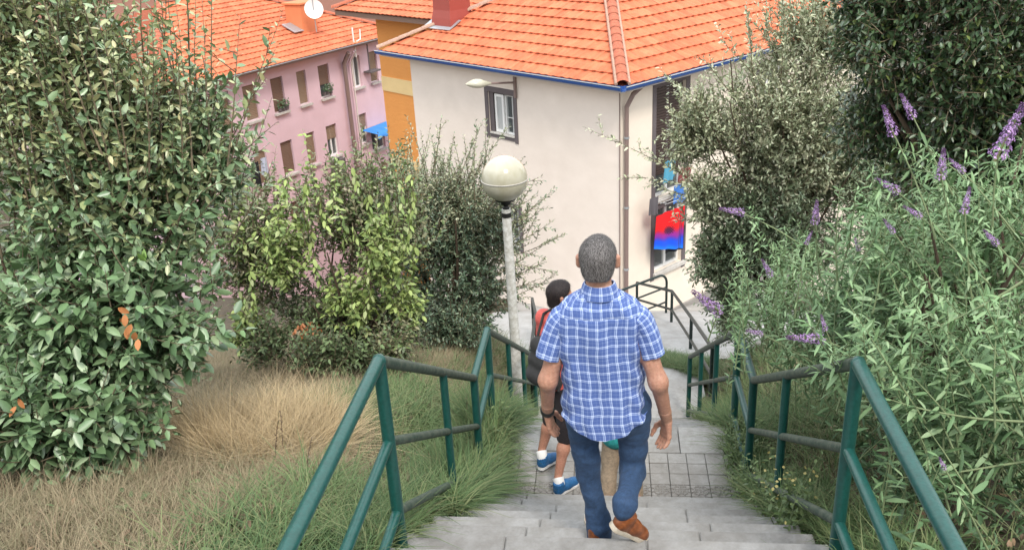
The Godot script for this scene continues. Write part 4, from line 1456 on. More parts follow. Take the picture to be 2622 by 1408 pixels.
func build_mid_shrub() -> void:
	rng.seed = 202
	var base := Vector3(-2.95, ground_y(-2.95, 8.3), -8.3)
	var t := thing("yellow_green_shrub", "yellow-green shrub with drooping strings of leaves on the bank beyond the big bush", "shrub", base)
	var B := new_bush()
	var P := [Color(0.25, 0.33, 0.095), Color(0.32, 0.40, 0.135), Color(0.185, 0.265, 0.085), Color(0.14, 0.20, 0.085), Color(0.085, 0.115, 0.055), Color(0.22, 0.22, 0.12), Color(0.36, 0.42, 0.19), Color(0.40, 0.15, 0.055), Color(0.27, 0.26, 0.16), Color(0.20, 0.235, 0.14)]
	var yl := {"size": 0.088, "var": 0.3, "step": 0.026, "from": 0.1, "rise": 0.9, "droop": 0.75, "up": 0.45, "pal": [0, 0, 1, 1, 2, 6, 2], "taper": 0.2}
	var ol := {"size": 0.070, "var": 0.3, "step": 0.026, "from": 0.1, "rise": 0.9, "droop": 0.1, "up": 0.7, "pal": [3, 3, 5, 5, 2, 8, 9], "taper": 0.3}
	var dk := {"size": 0.070, "var": 0.3, "step": 0.028, "from": 0.1, "rise": 0.9, "droop": 0.2, "up": 0.6, "pal": [3, 4, 4, 3], "taper": 0.3}
	var c := at_d(850, 720, 8.5)
	fill_blob(B, c + Vector3(0.1, -0.5, -0.1), Vector3(1.0, 0.75, 0.65), 560, Vector2(0.25, 0.45), 0.4, dk, 0.45, 0.5)
	fill_blob(B, c + Vector3(-0.95, 0.3, -0.3), Vector3(0.85, 1.0, 0.6), 520, Vector2(0.25, 0.45), 0.8, ol, 0.5, 0.5)
	fill_blob(B, c + Vector3(0.35, 0.6, -0.5), Vector3(0.95, 0.9, 0.6), 460, Vector2(0.25, 0.45), 0.9, ol, 0.5, 0.5)
	for e in [[985, 660, 8.15, 0.26, 0.55, 90], [720, 650, 8.2, 0.28, 0.5, 70], [900, 770, 8.1, 0.40, 0.28, 70], [620, 840, 8.2, 0.22, 0.28, 45], [1040, 790, 8.2, 0.18, 0.35, 35]]:
		var yf := yl.duplicate()
		yf.droop = 0.35
		fill_blob(B, at_d(e[0], e[1], e[2]), Vector3(e[3], e[4], 0.35), e[5], Vector2(0.2, 0.4), 0.9, yf, 0.5, 0.3)
	# hanging strings of larger leaves facing the stairs
	for e in [[700, 640], [690, 720], [660, 790], [760, 620], [805, 690], [830, 600], [900, 650], [925, 620], [960, 680], [985, 640], [1010, 600], [1030, 560], [1045, 640], [1000, 700], [940, 750], [985, 790], [1035, 700], [920, 800], [870, 760], [790, 780], [735, 690], [620, 840], [640, 900], [600, 870], [850, 640], [880, 560], [1060, 600], [1020, 820], [1065, 850], [950, 830], [820, 820], [1050, 520], [680, 860], [715, 540], [640, 700], [760, 540]]:
		for rep in 1:
			var a := at_d(e[0] + rng.randf_range(-28, 28), e[1] - 110 + rng.randf_range(-30, 30), 8.1 + rng.randf_range(-0.3, 0.35))
			var pts := curve(a, Vector3(rng.randf_range(-0.25, 0.25), -1.0, 0.12), rng.randf_range(0.22, 0.5), 6, 0.16, Vector3.ZERO)
			B.thin.tube(pts, [0.005, 0.004, 0.004, 0.003, 0.003, 0.002, 0.001], 4, false)
			leaves_on(B, pts, yl)
	for i in 46:
		var p := at_d(rng.randf_range(600, 1060), rng.randf_range(560, 700), rng.randf_range(8.2, 9.2))
		var pts := curve(p, Vector3(rng.randf_range(-0.3, 0.3), 1.0, rng.randf_range(-0.2, 0.2)), rng.randf_range(0.5, 1.0), 5, 0.1, Vector3.ZERO)
		B.thin.tube(pts, [0.007, 0.005, 0.004, 0.003, 0.002, 0.001], 4, false)
		leaves_on(B, pts, ol if rng.randf() < 0.6 else yl)
	fill_blob(B, at_d(860, 905, 7.75), Vector3(0.72, 0.32, 0.35), 190, Vector2(0.2, 0.38), 0.4, dk, 0.5, 0.3)
	fill_blob(B, at_d(690, 880, 8.0), Vector3(0.4, 0.35, 0.35), 110, Vector2(0.2, 0.38), 0.4, dk, 0.5, 0.3)
	fill_blob(B, at_d(1010, 880, 7.9), Vector3(0.3, 0.3, 0.3), 70, Vector2(0.2, 0.35), 0.4, ol, 0.5, 0.3)
	# bare brown twigs at the foot
	for i in 160:
		var p := base + Vector3(rng.randf_range(-0.8, 0.9), rng.randf_range(0.0, 0.5), rng.randf_range(-0.1, 1.1))
		var pts := curve(p, Vector3(rng.randf_range(-1, 1), rng.randf_range(-0.1, 0.8), rng.randf_range(-0.3, 0.8)), rng.randf_range(0.25, 0.6), 4, 0.2, Vector3.ZERO)
		B.thin.tube(pts, [0.005, 0.004, 0.003, 0.002, 0.001], 4, false)
	for e in [[770, 840], [785, 850], [800, 835], [790, 865]]:
		var q := at_d(e[0], e[1], 8.0)
		for k in 14:
			var L := (Vector3(0, -1, 0.2) + rvec() * 0.6).normalized()
			var N := (Vector3(0.2, 0.5, 1) - L * L.dot(Vector3(0.2, 0.5, 1))).normalized()
			B.xf.append(Transform3D(Basis(L.cross(N) * 0.06, L * 0.06, N * 0.06), q + rvec() * 0.06))
			B.k.append(7)
	var tg := []
	for i in 14: tg.append(c + rvec() * 0.7 + Vector3(0, 0.2, 0))
	limbs(B, base, tg, 0.03)
	finish_bush(t, B, leaf_mesh(0.46, 0.2, 0.2), P, M.leaf_soft, "branches")

func build_grey_bush() -> void:
	rng.seed = 303
	var c := at_d(1160, 640, 10.8)
	var base := Vector3(c.x, ground_y(c.x, 10.8), -10.8)
	var t := thing("privet_bush", "dense small-leaved dark green bush behind the lamp post", "bush", base)
	var B := new_bush()
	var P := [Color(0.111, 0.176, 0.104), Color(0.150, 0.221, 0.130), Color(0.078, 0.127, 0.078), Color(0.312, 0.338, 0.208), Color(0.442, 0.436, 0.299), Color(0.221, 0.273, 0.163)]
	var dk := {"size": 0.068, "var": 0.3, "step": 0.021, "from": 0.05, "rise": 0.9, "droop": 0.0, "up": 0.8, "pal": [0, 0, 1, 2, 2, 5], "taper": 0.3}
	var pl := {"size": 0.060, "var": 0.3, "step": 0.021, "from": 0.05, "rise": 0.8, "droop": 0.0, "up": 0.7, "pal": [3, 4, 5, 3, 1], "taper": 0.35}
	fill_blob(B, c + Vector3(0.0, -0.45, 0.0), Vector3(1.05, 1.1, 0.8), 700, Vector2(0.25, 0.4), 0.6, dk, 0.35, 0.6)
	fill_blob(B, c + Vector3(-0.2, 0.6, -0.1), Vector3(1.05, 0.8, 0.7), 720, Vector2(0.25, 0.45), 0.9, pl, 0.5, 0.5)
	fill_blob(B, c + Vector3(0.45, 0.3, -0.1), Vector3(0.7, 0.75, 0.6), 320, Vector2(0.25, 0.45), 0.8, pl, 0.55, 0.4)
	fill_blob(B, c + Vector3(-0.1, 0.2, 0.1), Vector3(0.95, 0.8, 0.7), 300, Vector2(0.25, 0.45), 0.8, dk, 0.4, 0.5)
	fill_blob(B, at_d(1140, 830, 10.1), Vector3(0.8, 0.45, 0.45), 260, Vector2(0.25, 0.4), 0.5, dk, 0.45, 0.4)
	for i in 46:
		var p := c + Vector3(rng.randf_range(-0.75, 0.65), rng.randf_range(0.3, 0.9), rng.randf_range(-0.4, 0.4))
		var pts := curve(p, Vector3(rng.randf_range(-0.3, 0.4), 1.0, rng.randf_range(-0.2, 0.2)), rng.randf_range(0.5, 0.95), 5, 0.08, Vector3.ZERO)
		B.thin.tube(pts, [0.007, 0.006, 0.005, 0.004, 0.003, 0.001], 4, false)
		leaves_on(B, pts, pl)
	# twigs reaching right past the lamp, against the wall
	for e in [[1310, 560, 1415, 480], [1310, 620, 1420, 560], [1310, 680, 1430, 610], [1320, 720, 1440, 690], [1290, 480, 1390, 440], [1300, 760, 1420, 690], [1320, 640, 1440, 585], [1180, 420, 1215, 300], [1110, 400, 1120, 300], [1230, 430, 1300, 330], [1310, 700, 1400, 660], [1300, 530, 1380, 500], [1290, 600, 1400, 520], [1300, 650, 1420, 640], [1290, 740, 1400, 720], [1270, 500, 1340, 400]]:
		var a := at_d(e[0], e[1], 10.7)
		var b := at_d(e[2], e[3], 10.7)
		var pts := curve(a.lerp(b, -0.8), b - a + Vector3(0, -0.1, 0), (b - a).length() * 1.8, 6, 0.07, Vector3(0, 0.03, 0))
		B.thin.tube(pts, [0.008, 0.007, 0.006, 0.005, 0.004, 0.003, 0.001], 4, false)
		leaves_on(B, pts, pl)
		for q in 5:
			var sp := curve(pts[1 + q], (b - a).normalized() + rvec() * 0.7, rng.randf_range(0.12, 0.28), 3, 0.1, Vector3.ZERO)
			B.thin.tube(sp, [0.004, 0.003, 0.002, 0.001], 4, false)
			leaves_on(B, sp, pl)
	var tg := []
	for i in 14: tg.append(c + rvec() * Vector3(0.7, 0.9, 0.6))
	limbs(B, base, tg, 0.04)
	finish_bush(t, B, leaf_mesh(0.42, 0.2, 0.12), P, M.leaf_dull, "branches", 300, 0.0, 0.44)

func build_olive_shrub() -> void:
	rng.seed = 404
	var c := at_d(1960, 400, 11.2)
	var base := Vector3(c.x + 0.3, ground_y(c.x + 0.3, 11.2), -11.2)
	var t := thing("olive_green_shrub", "tall feathery olive-grey shrub covering the right side of the beige house", "shrub", base)
	var B := new_bush()
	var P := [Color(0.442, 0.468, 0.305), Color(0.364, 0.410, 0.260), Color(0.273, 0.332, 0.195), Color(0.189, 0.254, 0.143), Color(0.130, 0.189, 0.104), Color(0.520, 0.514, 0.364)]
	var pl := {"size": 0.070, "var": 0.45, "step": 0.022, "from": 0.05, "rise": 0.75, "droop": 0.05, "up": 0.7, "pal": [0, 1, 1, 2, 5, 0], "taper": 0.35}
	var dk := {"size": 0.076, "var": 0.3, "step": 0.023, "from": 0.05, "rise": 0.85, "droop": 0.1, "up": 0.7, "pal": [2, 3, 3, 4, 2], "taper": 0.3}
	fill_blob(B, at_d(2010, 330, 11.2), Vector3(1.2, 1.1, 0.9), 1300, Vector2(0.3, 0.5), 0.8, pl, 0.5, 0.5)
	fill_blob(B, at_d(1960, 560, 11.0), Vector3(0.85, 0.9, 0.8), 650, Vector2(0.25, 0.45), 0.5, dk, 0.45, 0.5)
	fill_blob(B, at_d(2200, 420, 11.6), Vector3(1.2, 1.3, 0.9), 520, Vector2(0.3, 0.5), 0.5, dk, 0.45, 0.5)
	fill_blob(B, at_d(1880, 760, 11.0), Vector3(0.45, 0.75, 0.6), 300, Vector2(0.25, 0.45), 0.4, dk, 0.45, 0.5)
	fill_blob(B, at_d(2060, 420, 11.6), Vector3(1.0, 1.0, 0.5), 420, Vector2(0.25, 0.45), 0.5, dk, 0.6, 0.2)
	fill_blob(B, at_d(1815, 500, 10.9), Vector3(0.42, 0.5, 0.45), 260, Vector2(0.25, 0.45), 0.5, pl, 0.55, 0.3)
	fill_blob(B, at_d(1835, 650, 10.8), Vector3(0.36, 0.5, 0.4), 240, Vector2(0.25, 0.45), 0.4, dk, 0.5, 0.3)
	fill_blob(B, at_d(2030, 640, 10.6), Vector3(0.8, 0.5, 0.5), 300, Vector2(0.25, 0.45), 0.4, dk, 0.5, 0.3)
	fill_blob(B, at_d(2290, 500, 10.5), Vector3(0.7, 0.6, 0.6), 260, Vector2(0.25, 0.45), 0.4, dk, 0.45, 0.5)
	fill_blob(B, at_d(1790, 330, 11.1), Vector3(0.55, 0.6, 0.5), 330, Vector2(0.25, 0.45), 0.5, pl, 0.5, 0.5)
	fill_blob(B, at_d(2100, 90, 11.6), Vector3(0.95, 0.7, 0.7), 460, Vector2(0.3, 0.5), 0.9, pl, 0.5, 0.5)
	for e in [[1850, 300, 1690, 190], [1850, 380, 1700, 330], [1830, 420, 1720, 360], [1850, 480, 1620, 440], [1800, 460, 1500, 310], [1850, 520, 1690, 480], [1840, 560, 1720, 560], [1880, 250, 1800, 130], [1930, 200, 1900, 30], [2000, 180, 2010, 10], [1960, 220, 1860, 90], [1850, 640, 1780, 700], [1820, 500, 1640, 400], [2080, 150, 2100, -20], [1830, 330, 1740, 220]]:
		var a := at_d(e[0], e[1], 11.0)
		var b := at_d(e[2], e[3], 10.9)
		var pts := curve(a.lerp(b, -0.3), b - a, (b - a).length() * 1.3, 8, 0.05, Vector3.ZERO)
		B.thin.tube(pts, [0.009, 0.008, 0.007, 0.006, 0.005, 0.004, 0.003, 0.002, 0.001], 4, false)
		leaves_on(B, pts, pl)
		for q in 8:
			var sp := curve(pts[q], (b - a).normalized() * 0.8 + rvec() * 0.7 + Vector3(0, 0.2, 0), rng.randf_range(0.15, 0.4), 3, 0.1, Vector3.ZERO)
			B.thin.tube(sp, [0.004, 0.003, 0.002, 0.001], 4, false)
			leaves_on(B, sp, pl)
	var tg := []
	for i in 18: tg.append(c + rvec() * Vector3(1.1, 1.3, 0.6))
	limbs(B, base, tg, 0.028)
	finish_bush(t, B, leaf_mesh(0.42, 0.2, 0.12), P, M.leaf_dull, "branches", 300, 0.0, 0.44)

func build_dark_tree() -> void:
	rng.seed = 505
	var base := Vector3(3.6, ground_y(3.6, 8.0), -8.0)
	var t := thing("dark_tree", "dark glossy-leaved tree rising behind the purple flowering bush", "tree", base)
	var B := new_bush()
	var P := [Color(0.045, 0.088, 0.036), Color(0.062, 0.112, 0.046), Color(0.034, 0.066, 0.028), Color(0.125, 0.17, 0.045), Color(0.085, 0.135, 0.06)]
	var lp := {"size": 0.070, "var": 0.3, "step": 0.028, "from": 0.1, "rise": 0.95, "droop": 0.15, "up": 0.75, "pal": [0, 0, 1, 1, 2, 4, 2, 0, 3], "taper": 0.2}
	for e in [[2330, 120, 8.0, 0.62, 0.75], [2520, 220, 7.7, 0.7, 0.75], [2260, 300, 8.4, 0.5, 0.5], [2450, 400, 8.0, 0.75, 0.5], [2600, 40, 7.8, 0.8, 0.8], [2400, -120, 8.2, 0.95, 0.8], [2680, 330, 7.6, 0.8, 0.9], [2230, 20, 8.3, 0.35, 0.6]]:
		fill_blob(B, at_d(e[0], e[1], e[2]), Vector3(e[3], e[4], 0.6), 420, Vector2(0.22, 0.38), 0.25, lp, 0.33, 0.6)
	var tg := []
	for i in 16: tg.append(at_d(rng.randf_range(2250, 2750), rng.randf_range(-100, 400), rng.randf_range(7.8, 8.4)))
	var fork := base + Vector3(-0.1, 1.3, 0)
	B.wood.tube([base + Vector3(0, -0.4, 0), base + Vector3(0.03, 0.6, 0), fork], [0.13, 0.11, 0.09], 10, false)
	limbs(B, fork, tg, 0.05)
	finish_bush(t, B, leaf_mesh(0.48, 0.25, 0.15), P, M.leaf_gloss, "trunk")

func panicle_mesh() -> ArrayMesh:
	var mb := MB.new()
	var r := RandomNumberGenerator.new()
	r.seed = 9
	for i in 330:
		var t := pow(r.randf(), 0.85)
		var rad := 0.17 * (1.0 - t * 0.82) * (0.75 + 0.25 * sin(t * 40.0))
		var a := r.randf() * TAU
		var o := Vector3(cos(a) * rad, t, sin(a) * rad)
		var outd := Vector3(cos(a), 0.35, sin(a)).normalized()
		var sx := outd.cross(Vector3(r.randf_range(-1, 1), r.randf_range(-1, 1), r.randf_range(-1, 1))).normalized()
		var sy := outd.cross(sx)
		var s := r.randf_range(0.028, 0.046) * (1.0 - 0.4 * t)
		var k := r.randf_range(0.65, 1.25)
		var base := Color(0.55, 0.32, 0.68).lerp(Color(0.70, 0.50, 0.82), r.randf())
		if t > 0.85: base = Color(0.30, 0.16, 0.36)
		mb.col = Color(base.r * k, base.g * k, base.b * k)
		mb.face([o + outd * 0.02 - sx * s, o + outd * 0.035 - sy * s * 0.4, o + outd * 0.02 + sx * s, o + outd * 0.035 + sy * s * 0.4], outd)
		mb.face([o + outd * 0.024 - sy * s, o + outd * 0.036 + sx * s * 0.4, o + outd * 0.024 + sy * s, o + outd * 0.036 - sx * s * 0.4], outd)
	mb.col = Color(0.2, 0.22, 0.1)
	mb.tube([Vector3(0, -0.1, 0), Vector3(0, 0.9, 0)], [0.03, 0.01], 5, false)
	return mb.mesh()

func build_buddleia() -> void:
	rng.seed = 606
	var base := Vector3(1.95, ground_y(1.95, 4.6), -4.6)
	var t := thing("butterfly_bush", "butterfly bush with purple flower spikes spilling over the green stair railing", "bush", base)
	var B := new_bush()
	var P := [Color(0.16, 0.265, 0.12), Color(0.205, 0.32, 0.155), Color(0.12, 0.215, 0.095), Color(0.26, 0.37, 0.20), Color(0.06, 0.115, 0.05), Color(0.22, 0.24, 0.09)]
	var near := {"size": 0.092, "var": 0.4, "step": 0.036, "from": 0.12, "rise": 0.95, "droop": 0.28, "up": 0.75, "pal": [0, 0, 1, 1, 2, 3, 2], "taper": 0.45, "pair": true}
	var far_ := {"size": 0.078, "var": 0.4, "step": 0.034, "from": 0.1, "rise": 0.9, "droop": 0.2, "up": 0.75, "pal": [0, 1, 1, 3, 2], "taper": 0.45, "pair": true}
	var dim := {"size": 0.10, "var": 0.3, "step": 0.05, "from": 0.05, "rise": 1.0, "droop": 0.3, "up": 0.6, "pal": [2, 4, 4, 2, 0], "taper": 0.3, "pair": true}  # darker leaf palette: shade inside the bush put into the leaf colour
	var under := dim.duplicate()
	under.pal = [4, 4, 2, 4]  # mostly the darkest leaf colour, painting the shade of the low hollow
	# shoots: start and end pixels with their distances
	var zones := [
		# x0, x1, y0, y1, d0, d1, count, params, lean
		[2150, 2700, 520, 800, 4.2, 5.4, 190, near],
		[1880, 2300, 620, 860, 5.2, 6.8, 190, far_],
		[2250, 2720, 800, 1080, 3.5, 4.4, 150, near],
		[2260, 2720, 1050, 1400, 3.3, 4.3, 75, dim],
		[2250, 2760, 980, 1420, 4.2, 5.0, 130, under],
		[2080, 2260, 840, 980, 3.35, 3.9, 16, near],
		[1960, 2250, 800, 920, 5.0, 6.0, 70, far_],
		[2300, 2720, 420, 620, 4.8, 5.6, 80, near],
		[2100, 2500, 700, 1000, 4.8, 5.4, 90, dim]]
	for z in zones:
		for i in z[6]:
			var d := rng.randf_range(z[4], z[5])
			var e := at_d(rng.randf_range(z[0], z[1]), rng.randf_range(z[2], z[3]), d)
			if e.x < 1.14 and rng.randf() < 0.75 and z[4] < 5.0 and z[6] > 20: e.x = 1.14 + rng.randf() * 0.5
			var g := Vector3(rng.randf_range(-0.75, 0.15), rng.randf_range(0.1, 0.9), rng.randf_range(-0.25, 0.5))
			var len_ := rng.randf_range(0.35, 0.75)
			var st := e - g.normalized() * len_ * 0.8
			var pts := curve(st, g + Vector3(0, 0.35, 0), len_, 5, 0.09, Vector3(0, -0.06, 0))
			B.thin.tube(pts, [0.006, 0.005, 0.004, 0.003, 0.002, 0.0015], 4, false)
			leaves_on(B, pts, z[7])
	# single arching branch hanging in front of the dark hollow at the right
	for e in [[2622, 1080, 2250, 1010, 3.4], [2640, 1180, 2300, 1180, 3.45], [2500, 960, 2180, 860, 3.9], [2622, 720, 2330, 860, 3.7], [2560, 1100, 2440, 1330, 3.5]]:
		var a := at_d(e[0], e[1], e[4])
		var b := at_d(e[2], e[3], e[4])
		var pts := curve(a, b - a + Vector3(0, -0.15, 0), (b - a).length() * 1.02, 8, 0.04, Vector3(0, 0.035, 0))
		B.thin.tube(pts, [0.007, 0.006, 0.006, 0.005, 0.004, 0.004, 0.003, 0.002, 0.001], 5, false)
		var np := near.duplicate()
		np.step = 0.05
		leaves_on(B, pts, np)
	var tg := []
	for i in 22: tg.append(Vector3(rng.randf_range(1.25, 2.6), rng.randf_range(1.5, 2.9), -rng.randf_range(3.6, 6.2)))
	limbs(B, base, tg, 0.022)
	# flower spikes: pixel, distance, length, lean x, lean y
	var fl := panicle_mesh()
	for e in [[2290, 345, 4.9, 0.15, -0.45, 1.0], [2555, 400, 4.6, 0.24, 0.25, 1.0], [2410, 455, 4.9, 0.15, -0.1, 1.0], [2470, 440, 5.0, 0.10, -0.7, 0.6], [2300, 490, 5.1, 0.14, -0.8, 0.5], [2360, 555, 4.9, 0.10, -0.8, 0.5], [2470, 545, 4.7, 0.12, 0.1, 1.0], [2290, 595, 5.0, 0.09, -0.4, 0.5], [2088, 570, 5.6, 0.14, -0.05, 1.0], [1905, 545, 6.4, 0.16, -1.0, 0.25], [2065, 625, 5.6, 0.08, 0.3, 0.8], [2555, 625, 4.4, 0.09, -0.6, 0.6], [1975, 705, 6.0, 0.13, -0.5, 0.9], [1845, 800, 6.6, 0.26, -0.85, 0.75], [2115, 845, 5.0, 0.09, -0.3, 0.9], [2110, 868, 4.9, 0.19, -1.0, 0.12], [1955, 855, 5.6, 0.10, -1.0, 0.2], [2420, 1200, 3.5, 0.06, -0.4, 0.8], [2340, 300, 5.0, 0.13, -0.5, 0.8], [2200, 640, 5.3, 0.08, -0.3, 0.8]]:
		var c := at_d(e[0], e[1], e[2] * 0.86)
		var up := Vector3(e[4], e[5], rng.randf_range(-0.1, 0.25)).normalized()
		var sx := up.cross(Vector3(0.1, 0.2, 1)).normalized()
		var o := put("flower_spike", fl, M.petal, t)
		var L: float = e[3] * 1.02
		o.transform = Transform3D(Basis(sx * L, up * L, sx.cross(up) * L), c - base)
		var pts := curve(c + up * 0.02, -up + Vector3(0.25, -0.35, 0.0), rng.randf_range(0.35, 0.6), 5, 0.05, Vector3(0.02, -0.05, 0))
		B.thin.tube(pts, [0.003, 0.0035, 0.004, 0.0045, 0.005, 0.006], 5, false)
		var sp := near.duplicate()
		sp.size = 0.075
		sp.step = 0.075
		sp.from = 0.2
		leaves_on(B, pts, sp)
	var tw: Material = M.twig
	M.twig = M.stem_green
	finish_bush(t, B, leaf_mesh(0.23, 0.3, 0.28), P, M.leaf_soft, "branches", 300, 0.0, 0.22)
	M.twig = tw

# ------------------------------------------------------------------ grass
func tuft_mesh(blades: int, h: float, spread: float, lean: float, width: float, seed_: int) -> ArrayMesh:
	var mb := MB.new()
	var r := RandomNumberGenerator.new()
	r.seed = seed_
	for i in blades:
		var a := r.randf() * TAU
		var o := Vector3(cos(a), 0, sin(a)) * spread * r.randf()
		var dirn := Vector3(cos(a + r.randf_range(-0.8, 0.8)), 0, sin(a + r.randf_range(-0.8, 0.8)))
		var hh := h * r.randf_range(0.5, 1.2)
		var ln := lean * r.randf_range(0.3, 1.5)
		var side := dirn.cross(Vector3.UP).normalized() * width
		var tw := r.randf_range(-0.6, 0.6)
		side = side.rotated(Vector3.UP, tw)
		var rows := []
		for s in 4:
			var t := s / 3.0
			var p := o + dirn * (hh * ln * t * t) + Vector3(0, hh * (t - 0.35 * ln * t * t), 0)
			var w := 1.0 - t * 0.93
			rows.append([p - side * w, p + side * w])
		var k := r.randf_range(0.75, 1.25)
		mb.col = Color(k, k, k)
		mb.grid(rows, false)
	return mb.mesh()

func build_grass() -> void:
	rng.seed = 707
	var dry := [Color(0.30, 0.245, 0.15), Color(0.34, 0.28, 0.175), Color(0.21, 0.175, 0.10), Color(0.19, 0.18, 0.095), Color(0.29, 0.215, 0.135)]
	var grn := [Color(0.09, 0.155, 0.05), Color(0.12, 0.18, 0.065), Color(0.065, 0.12, 0.04), Color(0.17, 0.20, 0.085)]
	var xf_d := []
	var c_d := []
	var xf_g := []
	var c_g := []
	for i in 30000:
		var side := 1.0 if rng.randf() < 0.25 else -1.0
		var x := side * (1.09 + pow(rng.randf(), 1.25) * (4.6 if side < 0 else 2.4))
		var d := rng.randf_range(1.2, 12.8)
		if side > 0.0 and d > 10.4 and x < 1.5: continue
		if side > 0.0 and d < 5.5 and x > 1.5 and rng.randf() < 0.8: continue
		var y := ground_y(x, d)
		var p := Vector3(x, y, -d)
		if not seen(p, 0.12): continue
		var ax := absf(x)
		# green along the stairs, straw coloured further out, in patches
		var g := 1.0 - (ax - 1.1) * 0.62 + 0.75 * noise.get_noise_2d(x * 55.0 + 900.0, d * 40.0)
		if side > 0.0: g += 0.1
		if d > 7.0: g -= 0.12
		if d < 2.9: g -= 0.35
		if d < 5.0 and side < 0.0: g -= 0.55 * smoothstep(1.6, 2.2, ax)
		var sc := rng.randf_range(0.6, 1.25)
		var b := Basis(Vector3.UP, rng.randf() * TAU) * Basis(Vector3.RIGHT, rng.randf_range(-0.3, 0.3))
		if rng.randf() < g:
			sc *= 0.75 + 0.5 * rng.randf()
			xf_g.append(Transform3D(b.scaled(Vector3(sc, sc, sc)), p))
			c_g.append(grn[rng.randi() % 4])
		else:
			xf_d.append(Transform3D(b.scaled(Vector3(sc, sc * rng.randf_range(0.55, 1.05), sc)), p))
			c_d.append(dry[rng.randi() % 5])
	var gd := multi("dry_grass", tuft_mesh(11, 0.21, 0.05, 0.9, 0.0022, 1), M.grass, self, xf_d, c_d)
	tag(gd, "dry straw-coloured grass covering the bank beside the stairs", "grass")
	# lush fringe hanging over the edge of the landing and the steps
	for i in 1900:
		var d := rng.randf_range(4.4, 7.6)
		var x := -rng.randf_range(0.98, 1.28)
		if rng.randf() < 0.28:
			x = rng.randf_range(1.02, 1.25)
		var y := maxf(ground_y(x, d), (stair_line(d) - 0.02) if absf(x) < 1.08 else -99.0)
		if absf(x) < 1.08 and d > 5.4 and d < 6.64 and absf(x) < 1.02: continue
		var sc := rng.randf_range(0.7, 1.5)
		var b := Basis(Vector3(0, 0, 1), (-0.35 if x < 0 else 0.3) * rng.randf()) * Basis(Vector3.UP, rng.randf() * TAU)
		xf_g.append(Transform3D(b.scaled(Vector3(sc, sc, sc)), Vector3(x, y, -d)))
		c_g.append(grn[rng.randi() % 4])
	for i in 900:
		var d := rng.randf_range(4.9, 6.9)
		var x := -rng.randf_range(1.03, 1.25)
		var sc := rng.randf_range(1.2, 2.1)
		var b := Basis(Vector3(0, 0, 1), -rng.randf_range(0.1, 0.85)) * Basis(Vector3.UP, rng.randf() * TAU)
		xf_g.append(Transform3D(b.scaled(Vector3(sc, sc, sc)), Vector3(x, maxf(ground_y(x, d), stair_line(d) - 0.05), -d)))
		c_g.append(grn[rng.randi() % 4])
	var gg := multi("green_grass", tuft_mesh(9, 0.20, 0.06, 1.15, 0.0046, 2), M.grass, self, xf_g, c_g)
	tag(gg, "green grass growing along both edges of the stairs", "grass")
	# the big blond fountain of dead grass
	xf_d = []
	c_d = []
	var tc := Vector3(-2.55, 0, -5.2)
	for i in 560:
		var a := rng.randf() * TAU
		var rr := sqrt(rng.randf()) * 0.56
		var p := tc + Vector3(cos(a) * rr * 1.05, 0, sin(a) * rr * 1.15)
		p.y = ground_y(p.x, -p.z) - 0.02
		var tilt := rr * 1.35
		var axis := Vector3(sin(a), 0, -cos(a))
		var b := Basis(axis, tilt * rng.randf_range(0.7, 1.1)) * Basis(Vector3.UP, rng.randf() * TAU)
		var sc := rng.randf_range(0.75, 1.25)
		xf_d.append(Transform3D(b.scaled(Vector3.ONE * sc), p))
		c_d.append(Color(0.50, 0.385, 0.225) * rng.randf_range(0.75, 1.15))
	var ft := multi("grass_tussock", tuft_mesh(16, 0.44, 0.06, 0.8, 0.0022, 3), M.grass, self, xf_d, c_d)
	tag(ft, "large blond tussock of dead grass below the sage green bush", "grass tussock")
	# green verge along the far edge of the lower path
	xf_g = []
	c_g = []
	for i in 2600:
		var f := rng.randf()
		var p := Vector3(lerpf(0.75, 1.6, f), 0, -lerpf(12.35, 11.5, f)) + Vector3(rng.randf_range(-0.1, 0.1), 0, rng.randf_range(-0.55, 0.1))
		p.y = maxf(path_line(-p.z), ground_y(p.x, -p.z))
		xf_g.append(Transform3D(Basis(Vector3.UP, rng.randf() * TAU).scaled(Vector3.ONE * rng.randf_range(0.5, 1.1)), p))
		c_g.append(grn[rng.randi() % 4])
	var vg := multi("path_verge", tuft_mesh(9, 0.16, 0.06, 1.0, 0.004, 4), M.grass, self, xf_g, c_g)
	tag(vg, "green weeds in a strip along the concrete path", "weeds")
	# fallen leaves and low broad-leaved plants between the grass
	xf_g = []
	c_g = []
	for i in 5200:
		var x := -1.12 - pow(rng.randf(), 1.1) * 4.0
		if rng.randf() < 0.2: x = 1.14 + rng.randf() * 1.6
		var d := rng.randf_range(2.4, 10.5)
		var p := Vector3(x, ground_y(x, d) + rng.randf_range(0.0, 0.07), -d)
		if not seen(p, 0.05): continue
		var patchy := noise.get_noise_2d(x * 130.0 + 40.0, d * 130.0)
		if patchy < -0.05: continue
		var green := rng.randf() < 0.55
		var b := Basis.from_euler(Vector3(-PI * 0.5 + rng.randf_range(-0.7, 0.7), rng.randf() * TAU, rng.randf_range(-0.5, 0.5)))
		xf_g.append(Transform3D(b.scaled(Vector3.ONE * rng.randf_range(0.035, 0.075)), p))
		c_g.append((Color(0.10, 0.16, 0.06) if green else Color(0.20, 0.13, 0.075)) * rng.randf_range(0.6, 1.5))
	var lt := multi("leaf_litter", leaf_mesh(0.5, 0.25, 0.3), M.leaf_soft, self, xf_g, c_g)
	tag(lt, "fallen brown leaves and low green plants scattered in the grass", "leaf litter")
	build_weeds()

